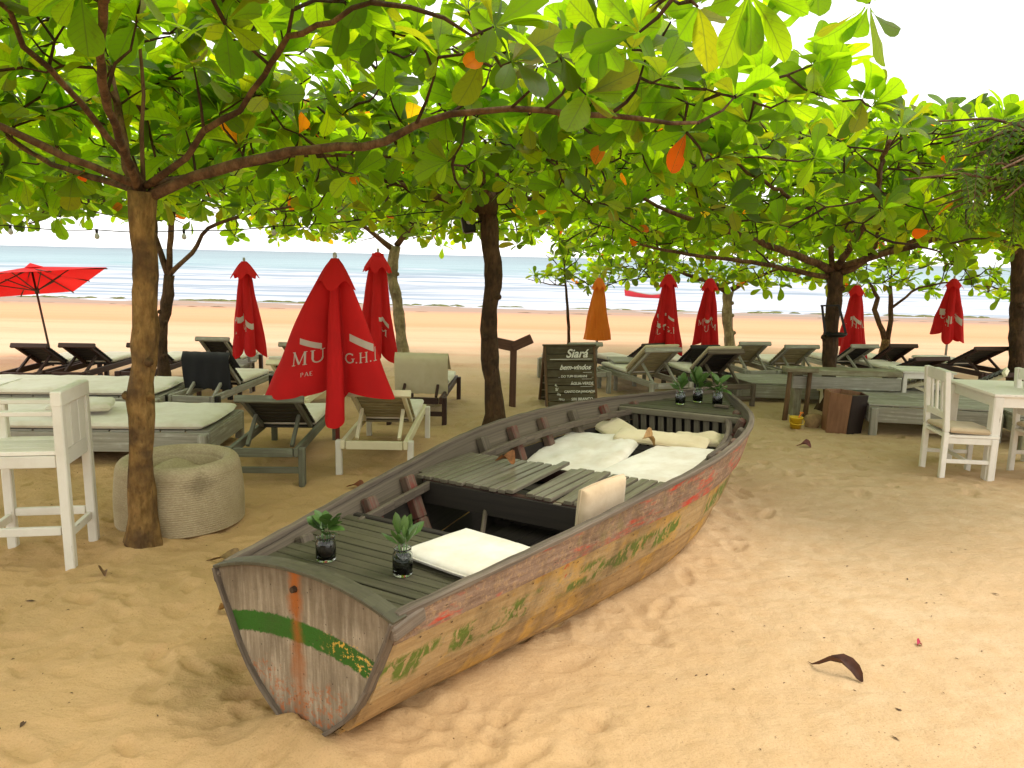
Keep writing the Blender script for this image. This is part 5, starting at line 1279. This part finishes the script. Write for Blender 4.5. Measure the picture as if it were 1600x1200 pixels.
def surf_fn(H, top_r, lobes, valley, zt, drop0, tmax=1.0, squeeze=None):
    """folded canopy surface: angle th (0 = facing -y, growing to +x), t 0 top .. 1 hem"""
    def f(th, t):
        best = 0; ra = valley; dr = drop0
        sw = 0
        for a, rad, dp, wd in lobes:
            d = (th - a + PI) % (2 * PI) - PI; k = max(0, math.cos(min(abs(d) / wd, 1) * PI / 2)) ** 1.1
            if k > best: best = k; ra = valley + (rad - valley) * k; dr = drop0 + (dp - drop0) * k ** .5
        tt = t ** .85
        r = top_r * (1 - tt) + ra * tt
        if squeeze: r *= 1 - squeeze[1] * math.exp(-((t - squeeze[0]) / .12) ** 2)
        r += .012 * tt * math.sin(5 * th + 7 * t) + tt * (.005 * math.sin(13 * th + 11 * t + 3 * math.sin(4 * t)) + .004 * math.sin(23 * th - 9 * t) + .02 * float(vnoise(np.array(th * 2.2 + 50 + zt * 31), np.array(t * 6), 7))) 
        return Vector((r * math.sin(th), -r * math.cos(th), zt - t * (H + dr)))
    return f
def print_on(f, strokes, th0, t0, sc, root, name='lettering', mat='print_white', slant=0.0, off=.004, hh=1.0, dx=0.0):
    """lay flat strokes on the cloth: x -> angle, y -> up"""
    b = MB(); shift = max(max(s_[0], s_[2]) for s_ in strokes) / 2
    dl = Vector((math.cos(th0), math.sin(th0), 0)); dd = Vector((math.sin(th0), -math.cos(th0), 0))   # sideways and outwards
    ths = [th0 + R(-88 + 176 * i / 110) for i in range(111)]
    def P_(x, y):
        t = t0 - y * sc / hh + x * sc * slant; pl = [f(a, t) for a in ths]; X_ = x * sc - shift * sc + dx; best = None
        for q0, q1 in zip(pl[:-1], pl[1:]):
            l0, l1 = q0.dot(dl), q1.dot(dl)
            if (l0 - X_) * (l1 - X_) <= 0 and abs(l1 - l0) > 1e-7:
                p = q0.lerp(q1, (X_ - l0) / (l1 - l0))
                if best is None or p.dot(dd) > best.dot(dd): best = p
        return best + dd * off if best else None
    for x0, y0, x1, y1, w in strokes:
        L = math.hypot(x1 - x0, y1 - y0); 
        if L < 1e-6: continue
        nx, ny = -(y1 - y0) / L * w / 2, (x1 - x0) / L * w / 2; n = max(1, int(L * sc / .02)); m = max(1, int(w * sc / .02))
        rows = [[P_(x0 + (x1 - x0) * i / n + nx * (2 * j / m - 1), y0 + (y1 - y0) * i / n + ny * (2 * j / m - 1)) for j in range(m + 1)] for i in range(n + 1)]
        mx_ = 2.6 * max(L * sc / n, w * sc / m)
        for i in range(n):
            for j in range(m):
                q = [rows[i][j], rows[i][j + 1], rows[i + 1][j + 1], rows[i + 1][j]]
                if all(q) and max((q[k_] - q[(k_ + 1) % 4]).length for k_ in range(4)) < mx_: b.add(q, [(0, 1, 2, 3)])
    return part(name, b, mat, root)
def closed_umbrella(label, x, y, H, zt, lobes, valley=.07, top_r=.05, mat='red_canvas', drop0=-.08, pole='pole_grey', lean=(0, 0), prints=(), hemz=None, cap_r=.16, capn=6, rz=0.0, group='closed red umbrellas', inner=True, squeeze=None, cap_t=.16):
    root = thing('closed_umbrella', label, 'umbrella', (x, y, gz(x, y)), rz, group); root.rotation_euler = (lean[0], lean[1], rz)
    g0 = zt
    b = MB(); b.tube([(0, 0, -.15), (0, 0, zt + .01)], [.019, .019], 10); part('pole', b, pole, root, True)
    b = MB(); b.lathe([(.0, zt + .065), (.014, zt + .06), (.018, zt + .03), (.014, zt + .015), (.022, zt - .0), (.022, zt - .03)], 12); part('finial', b, 'pole_grey', root, True)
    f = surf_fn(H, top_r, lobes, valley, zt, drop0, squeeze=squeeze)
    n = 96; b = MB(); b.grid([[f(2 * PI * j / n, (i / 26)) for j in range(n)] for i in range(27)], True)
    if inner:
        g_ = lambda th, t: f(th, t) * 1.0 + Vector((-math.sin(th), math.cos(th), 0)) * .006
        b.grid([[g_(2 * PI * j / n, (i / 26)) for j in range(n)][::-1] for i in range(8, 27)], True)
    cnp = part('canopy', b, mat, root, True)
    # vent cap: small skirt with pointed corners
    rows = []
    for i in range(6):
        t = i / 5; rows.append([Vector(((.03 + (cap_r - .03) * t ** .8 * (1 - .22 * abs(math.sin(capn / 2 * a)) )) * math.sin(a), -(.03 + (cap_r - .03) * t ** .8 * (1 - .22 * abs(math.sin(capn / 2 * a)))) * math.cos(a), zt + .015 - cap_t * t * (1 + .18 * math.cos(capn * a)))) for a in [2 * PI * j / 48 for j in range(48)]])
    b = MB(); b.grid(rows, True); part('vent_cap', b, mat, root, True)
    # ribs showing below the folds
    for k in range(4):
        a = PI / 4 + k * PI / 2; part('rib', bm('tube', [(.03 * math.sin(a), .03 * math.cos(a), zt - .1), (.05 * math.sin(a), .05 * math.cos(a), zt - H * .98)], .008, 5), 'brown_metal', root)
    for pr in prints:
        kind, th0, t0, sc = pr[:4]; sl = pr[4] if len(pr) > 4 else 0
        if kind == 'sash': print_on(f, [(0, 0, 1, 0, .32)], th0, t0, sc, cnp, 'sash', slant=sl, hh=H, dx=pr[6] if len(pr) > 6 else 0)
        elif kind == 'crest': print_on(f, [(.5, .1, .5, .9, .16), (.1, .75, .45, .55, .12), (.9, .8, .55, .55, .12), (.2, .3, .5, .4, .1), (.8, .3, .5, .4, .1), (.25, .05, .75, .05, .1)], th0, t0, sc, cnp, 'crest', 'pale_red_canvas', hh=H, off=.006)
        else: print_on(f, strokes_of(kind, pr[5] if len(pr) > 5 else None)[0], th0, t0, sc, cnp, hh=H, slant=sl, dx=pr[6] if len(pr) > 6 else 0)
    return root
# big one in front: star-shaped skirt with a long front tongue
big = closed_umbrella('largest closed red umbrella, flared skirt, standing behind the cream slatted lounger', -1.47, 6.38, 1.10, 1.78,
    [(R(-80), .60, .05, .62), (R(6), .27, .25, .85), (R(76), .50, .02, .50), (R(150), .3, 0, .6), (R(215), .3, 0, .6)], valley=.05, top_r=.04, drop0=-.06, pole='pole_red', cap_r=.17, cap_t=.22,
    prints=[('G.H.M', R(14), .78, .085, -.25, [1, 1, 1, 1, 1.3], .235), ('sash', R(14), .57, .19, .30, None, .20), ('crest', R(44), .66, .12), ('MU', R(-14), .76, .11, 0, None, -.17), ('sash', R(-14), .58, .15, .40, None, -.15), ('PAE', R(-14), .85, .035, 0, None, -.17)], capn=4)
SM = lambda ph, r=.17, d=.0, k=5: [(ph + i * 2 * PI / k, r * (1 + .15 * math.sin(i * 2.3 + ph)), d + .10 * math.sin(i * 1.7 + ph), .62) for i in range(k)]
closed_umbrella('leftmost closed red umbrella, slim with an angled hem, between two groups of loungers', -3.44, 10.0, 1.15, 1.70, SM(.5, .22), valley=.12, lean=(0, R(-1)), cap_r=.19, cap_t=.19,
    prints=[('G.H.M', R(-38), .74, .075), ('sash', R(-45), .56, .17, .25), ('sash', R(14), .60, .22, .45), ('PA', R(-20), .80, .03)])
closed_umbrella('closed red umbrella directly behind and right of the largest one', -1.80, 9.9, 1.30, 1.86, SM(.2, .27), valley=.13, top_r=.07, cap_r=.20, cap_t=.22, lean=(0, R(2)), prints=[('sash', R(42), .62, .16, .3), ('M', R(48), .78, .08)])
closed_umbrella('closed orange umbrella with a plain skirt beyond the chalk-lettered sign', 1.30, 11.9, .93, 1.54, [(i * 2 * PI / 8, .21, -.0, .42) for i in range(8)], valley=.19, top_r=.045, mat='orange_canvas', drop0=.0, cap_r=.13, cap_t=.16, capn=8, group=None)
closed_umbrella('closed red umbrella left of the pair, right of the orange one', 2.26, 11.4, 1.10, 1.63, SM(.3, .24), valley=.13, cap_r=.15, cap_t=.17, prints=[('MU', R(-60), .74, .085), ('sash', R(-58), .58, .18, .4), ('G.H', R(12), .74, .085), ('sash', R(8), .52, .12, .5)])
closed_umbrella('closed red umbrella right of the pair, beside the pale tree trunk', 3.02, 12.0, 1.05, 1.56, SM(.9, .20), valley=.11, cap_r=.15, cap_t=.17, prints=[('MUM', R(-20), .70, .085), ('sash', R(-14), .55, .14, .2)])
closed_umbrella('closed red umbrella half hidden behind the dark tree with the hanging dish', 5.42, 12.3, 1.05, 1.50, SM(.1, .22), valley=.16, cap_r=.15, cap_t=.15, prints=[('G.H.M', R(-15), .62, .10), ('sash', R(-12), .46, .18, .5)])
closed_umbrella('closed red umbrella beyond the white chair, rightmost of all', 7.28, 12.9, .95, 1.62, SM(.7, .25, .02), valley=.15, cap_r=.16, cap_t=.15, prints=[('G.H', R(-45), .72, .10), ('sash', R(-22), .58, .34, .3), ('crest', R(-5), .66, .12)])

# open umbrella, left
root = thing('open_umbrella', 'open red umbrella tilted on a slim leaning pole at the far left', 'umbrella', (-7.176, 11.96, gz(-7.176, 11.96)), 0)
nvec = Vector((-.248, .142, .958)).normalized()
uu = Vector((1.65, .54, .18)); uu = (uu - nvec * uu.dot(nvec)).normalized(); vv_ = nvec.cross(uu).normalized()
if vv_.y > 0: vv_ = -vv_
Lp = 1.30; hub = nvec * Lp; sd_ = .88
cor = [Vector(c) - Vector((-7.176, 11.96, 0)) for c in [(-6.405, 12.235, 1.544), (-7.549, 13.271, 1.094), (-8.606, 12.063, .999), (-7.461, 11.027, 1.45)]]; hub = sum(cor, Vector()) / 4
apex = hub + nvec * .27
part('pole', bm('tube', [(0, 0, -.2), tuple(apex)], [.018, .016], 8), 'brown_metal', root, True)
b = MB()
for k in range(4):
    c0, c1 = cor[k], cor[(k + 1) % 4]; rows = []
    for i in range(11):
        f = i / 10; rows.append([apex * (1 - f) + (c0 * (1 - g_) + c1 * g_) * f - nvec * .045 * math.sin(f * PI) * math.sin(g_ * PI) for g_ in [j / 10 for j in range(11)]])
    b.grid(rows)
part('canopy', b, 'red_canvas', root, True)
b = MB()
for k in range(4):
    c0, c1 = [apex + nvec * .05 + (c - hub) * .16 - nvec * .09 for c in (cor[k], cor[(k + 1) % 4])]; b.grid([[apex + nvec * .06] * 5, [c0 * (1 - g_) + c1 * g_ for g_ in (0, .25, .5, .75, 1)]])
part('vent_cap', b, 'red_canvas', root)
for k in range(8):
    e = cor[k // 2] if k % 2 == 0 else (cor[k // 2] + cor[(k // 2 + 1) % 4]) / 2
    part('rib', bm('tube', [tuple(apex - nvec * .03), tuple(e - nvec * .022)], .010, 5), 'brown_metal', root)
    m_ = apex * .5 + e * .5 - nvec * .035; part('strut', bm('tube', [tuple(hub - nvec * .12), tuple(m_)], .009, 5), 'brown_metal', root)
part('hub', bm('tube', [tuple(hub - nvec * .16), tuple(hub - nvec * .08)], .034, 10), 'brown_metal', root, True)

# ------------------------------------------------------------------ chalk-lettered sign
root = thing('aframe_sign', 'wooden A-frame sign with pale hand lettering beyond the boat', 'sign', (.72, 9.75, gz(.72, 9.75)), R(14))
N_ = 8; Hs = .80; tilt = R(14)
MAT['sign_wood'] = wood('sign_wood', (.095, .07, .03), (.055, .04, .018), .8, (.11, .10, .055), .5, (.03, .02, .01), .3, 40)
for sg in (1, -1):
    up_v = Vector((0, sg * math.sin(tilt), math.cos(tilt))); nrm = Vector((0, -sg * math.cos(tilt), math.sin(tilt))) ; base = Vector((0, -sg * Hs * math.sin(tilt) , -.03))
    for k in range(N_):
        p = base + up_v * ((k + .5) * Hs / N_); part('board', bm('beam', p + Vector((-.31, 0, 0)), p + Vector((.31, 0, 0)), .022, Hs / N_ - .010, up_v), 'sign_wood', root)
    for s in (-1, 1): part('post', bm('beam', base + Vector((s * .328, 0, -.05)), base + Vector((s * .328, 0, 0)) + up_v * (Hs + .01), .03, .035, (0, 1, 0)), 'log_wood', root)
part('top_board', bm('box', (0, .0, Hs * math.cos(tilt) - .018), (.70, .07, .022)), 'sign_wood', root)
def text_part(txt, size, x, z, shear=0.0, name='lettering', width=1.0, rot=0.0, bold=.004):
    cu = bpy.data.curves.new('lettering', 'FONT'); cu.body = txt; cu.size = size; cu.shear = shear; cu.extrude = .0006; cu.offset = bold * size * 6; cu.align_x = 'LEFT'; cu.space_character = width
    t_ = bpy.data.objects.new('tmp_text', cu); COL.objects.link(t_); dg = bpy.context.evaluated_depsgraph_get(); me = bpy.data.meshes.new_from_object(t_.evaluated_get(dg))
    bpy.data.objects.remove(t_); me.materials.clear(); me.materials.append(MAT['chalk']); me.name = 'lettering'
    o = link(name, me, root)
    up_v = Vector((0, math.sin(tilt), math.cos(tilt))); nrm = Vector((0, -math.cos(tilt), math.sin(tilt))); base = Vector((0, -Hs * math.sin(tilt), -.03))
    Mx = Matrix(((1, 0, 0), up_v, nrm)).transposed().to_4x4(); Mx.translation = base + up_v * z + Vector((x, 0, 0)) + nrm * .0125
    o.matrix_local = Mx @ Matrix.Rotation(rot, 4, 'Z'); return o
text_part('Siará', .150, -.06, .655, .35); text_part('bem-vindos', .088, -.15, .50, .45)
text_part('... DO TUPI GUARANI', .042, -.17, .40, .1, width=.95, bold=.003); text_part('ÁGUA-VERDE', .050, -.01, .305, .1, bold=.003)
text_part('CANTO DA JANGADA', .044, -.10, .205, .1, width=.9, bold=.003); text_part('SIRI BRANCO', .048, -.01, .108, .1, bold=.003)
text_part('4,', .045, -.22, .29); text_part('5/', .05, -.215, .235); text_part('3/4', .04, -.20, .185, rot=-.4); text_part('10/12', .035, -.18, .12, rot=-.2)
for x0_, x1_, z_ in ((-.27, .29, .632), (.14, .28, .378), (.12, .28, .282), (.16, .28, .462)):
    up_v = Vector((0, math.sin(tilt), math.cos(tilt))); nrm = Vector((0, -math.cos(tilt), math.sin(tilt))); q = Vector((0, -Hs * math.sin(tilt), -.03)) + up_v * z_ + nrm * .0125
    part('chalk_line', bm('beam', q + Vector((x0_, 0, 0)), q + Vector((x1_, 0, 0)), .0012, .007 if z_ > .6 else .004, up_v), 'chalk', root)

# wooden post with a V-shaped top board
root = thing('wooden_post', 'dark brown post with a V-shaped top between the centre trunk and the sign', 'post', (.01, 9.57, gz(.01, 9.57)), 0)
part('upright', bm('beam', (0, 0, -.2), (0, 0, .78), .085, .085, (0, 1, 0)), 'post_wood', root)
part('arm', bm('beam', (-.22, 0, .80), (.02, -.02, .755), .05, .13, (0, 0, 1)), 'post_wood', root); part('arm', bm('beam', (-.01, -.05, .755), (.22, -.10, .87), .05, .12, (0, 0, 1)), 'post_wood', root)

# ------------------------------------------------------------------ hexagonal wooden planter, bucket, husk
root = thing('planter_box', 'brown many-sided wooden box planter leaning slightly at the foot of the dark tree', 'planter', (3.72, 8.52, gz(3.72, 8.52) - .03), R(12)); root.rotation_euler = (R(1), R(3), R(14))
for k in range(6):
    a0, a1 = k * PI / 3 + .15, (k + 1) * PI / 3 + .15; am = (a0 + a1) / 2
    b = MB(); ro, rT = .215, .235; V = []
    for (rr, zz) in ((ro, 0), (rT, .47)):
        for a in (a0 + .012, a1 - .012):
            for th_ in (0, .022): V.append(((rr - th_) * math.cos(a), (rr - th_) * math.sin(a), zz))
    # order: bottom a0 out,in ; a1 out,in ; top same
    F = [(0, 2, 6, 4), (1, 5, 7, 3), (4, 6, 7, 5), (0, 1, 3, 2), (0, 4, 5, 1), (2, 3, 7, 6)]
    U = [[(V[i][2] + k * .7, math.atan2(V[i][1], V[i][0]) * .22) for i in f] for f in F]
    b.add(V, F, U)
    MAT.setdefault('planter_brown', wood('planter_brown', (.20, .085, .04), (.34, .17, .085), .5, None, 0, (.06, .025, .015), .3, 22)); MAT.setdefault('planter_black', wood('planter_black', (.012, .007, .007), (.022, .012, .01), .4, None, 0, (.008, .004, .004), .3, 22)); MAT.setdefault('planter_maroon', wood('planter_maroon', (.07, .012, .012), (.045, .01, .01), .45, None, 0, (.02, .006, .006), .4, 22))
    part('side_panel', b, ['planter_brown', 'planter_brown', 'planter_brown', 'planter_brown', 'planter_black', 'planter_maroon'][k], root)
b = MB(); b.lathe([(0, .0), (.205, .0), (.19, .03)], 6); part('bottom', b, 'planter_black', root)
b = MB(); b.lathe([(.0, .41), (.14, .415), (.205, .42)], 18); part('soil', b, 'planter_black', root)
MAT['yellow_plastic'] = plain('yellow_plastic', (.75, .50, .02), .35, .1); MAT['orange_plastic'] = plain('orange_plastic', (.8, .22, .02), .35, .1); MAT['husk'] = plain('husk', (.34, .22, .10), .9, .4, 20, bump=.003)
root = thing('toy_bucket', 'small yellow toy bucket with orange spade standing on the sand', 'bucket', (3.22, 8.55, gz(3.22, 8.55)), 0)
b = MB(); b.lathe([(0, .005), (.055, .005), (.058, 0), (.070, .12), (.078, .12), (.078, .13), (.066, .13), (.055, .015), (0, .012)], 20); part('pail', b, 'yellow_plastic', root, True); pail_ = root.children[0] if root.children else root
part('handle', bm('tube', [(.072, 0, .12), (.085, -.03, .08), (.06, -.075, .06), (0, -.085, .055), (-.06, -.075, .06), (-.085, -.03, .08), (-.072, 0, .12)], .004, 6), 'yellow_plastic', root, True)
b = MB(); b.lathe([(0, .10), (.06, .105)], 12); part('sand_fill', b, 'sand', root)
root = thing('toy_spade', 'orange toy spade sticking out of the yellow bucket', 'toy spade', (3.24, 8.55, gz(3.22, 8.55) + .1), .3)
part('shaft', bm('beam', (0, 0, 0), (.05, .01, .075), .012, .012, (0, 1, 0)), 'orange_plastic', root); part('grip', bm('beam', (.03, .01, .078), (.075, .01, .07), .012, .014), 'orange_plastic', root)
root = thing('coconut_husk', 'pale brown husk lying against the left side of the brown planter', 'husk', (3.42, 8.66, gz(3.42, 8.66)), .3)
b = MB(); b.grid([[Vector((.11 * math.sin(p) * math.cos(a) * (1 - .25 * math.cos(p)), .075 * math.sin(p) * math.sin(a), .0)) .lerp(Vector((0, 0, 0)), 0) + Vector((-.02 * math.cos(p) + .05 * math.cos(p) ** 2, 0, .075 - .115 * math.cos(p))) for a in [2 * PI * j / 16 for j in range(16)]] for p in [PI * i / 12 for i in range(13)]], True)
o = part('shell', b, 'husk', root, True); o.rotation_euler = (0, R(28), 0)
b = MB(); b.tube([(-.10, 0, .1), (-.135, 0, .14), (-.155, -.01, .09), (-.15, 0, .05)], .008, 6); part('stalk', b, 'black_metal', root, True)

# ------------------------------------------------------------------ hanging dish on the dark tree, speaker, string lights
root = thing('hanging_dish', 'black dish hung by two flat straps on the dark tree trunk', 'hanging dish', (3.98, 9.50, .98), R(-6))
b = MB(); b.lathe([(0, -.03), (.09, -.026), (.125, .0), (.13, .022), (.12, .022), (.085, -.012), (0, -.018)], 28); part('dish', b, 'black_metal', root, True)
for s in (-1, 1): part('strap', bm('beam', (s * .115 - (.02 if s < 0 else 0), -.03, .0), (s * .10 - .10, -.02, .36), .006, .03, (1, 0, 0)), 'black_metal', root)
part('hook', bm('beam', (-.21, -.0, .35), (.01, .0, .36), .02, .02), 'black_metal', root)
root = thing('wall_lamp', 'small black lamp box fixed below the limbs of the centre tree', 'lamp', (-.46, 7.95, 2.15), R(10))
part('housing', bm('beam', (0, 0, -.08), (-.03, .02, .09), .13, .11, (0, 1, 0), .02), 'black_metal', root)
part('lens', bm('tube', [(-.02, -.062, .03), (-.02, -.075, .03)], .026, 12), 'bulb_glass', root, True); part('bracket', bm('tube', [(.03, 0, .02), (.12, .05, .04)], .012, 8), 'black_metal', root, True)
root = thing('string_lights', 'string of clear bulbs strung across the left side below the leaves', 'string lights', (-3.9, 8.0, 2.0), 0)
CP = [(-6.6, 2.10), (-5.15, 2.045), (-4.27, 2.02), (-3.38, 2.035), (-2.46, 2.095), (-1.0, 2.26), (-.4, 2.36)]
b = MB()
for k in range(len(CP) - 1):
    pts = []
    for i in range(9):
        f = i / 8; pts.append((CP[k][0] * (1 - f) + CP[k + 1][0] * f + 3.9, .008 * math.sin(k * 3 + i), CP[k][1] * (1 - f) + CP[k + 1][1] * f - .02 * math.sin(PI * f) - 2.0))
    b.tube(pts, .0055, 5, False)
part('cable', b, 'black_metal', root)
for k in range(1, 5):
    px_, pz_ = CP[k][0] + 3.9, CP[k][1] - 2.0
    s_ = part('socket', bm('tube', [(px_, 0, pz_ + .01), (px_, 0, pz_ - .03)], .014, 8), 'black_metal', root, True)
    b = MB(); b.lathe([(.010, -.03), (.016, -.042), (.024, -.062), (.024, -.075), (.014, -.09), (0, -.095)], 14, (px_, 0, pz_)); part('bulb', b, 'bulb_glass', s_, True)

# ------------------------------------------------------------------ red boat out on the water
root = thing('red_boat', 'small red boat lying offshore beyond the red umbrellas at centre right', 'boat', (9.9, 57, -1.15), R(82))
rows = []
for i in range(17):
    t = i / 16; w = .55 * math.sin(PI * min(t * .85 + .12, 1)) ** .6; sh = .42 + .28 * abs(t - .45) ** 1.5 * 3
    rows.append([(w, (t - .5) * 3.6, sh), (w * .8, (t - .5) * 3.4, .12), (w * .3, (t - .5) * 3.2, -.08), (-w * .3, (t - .5) * 3.2, -.08), (-w * .8, (t - .5) * 3.4, .12), (-w, (t - .5) * 3.6, sh)])
MAT['red_hull'] = plain('red_hull', (.65, .03, .04), .5, .15, 3); MAT['hull_inside'] = plain('hull_inside', (.5, .42, .35), .7)
b = MB(); b.grid(rows); part('hull', b, 'red_hull', root, True)
b = MB(); b.grid([[(x * .93, y * .97, z + .03) for x, y, z in r] for r in rows]); part('lining', b, 'hull_inside', root, True)
for yy in (-.7, .3): part('thwart', bm('beam', (-.45, yy, .36), (.45, yy, .36), .2, .03), 'hull_inside', root)
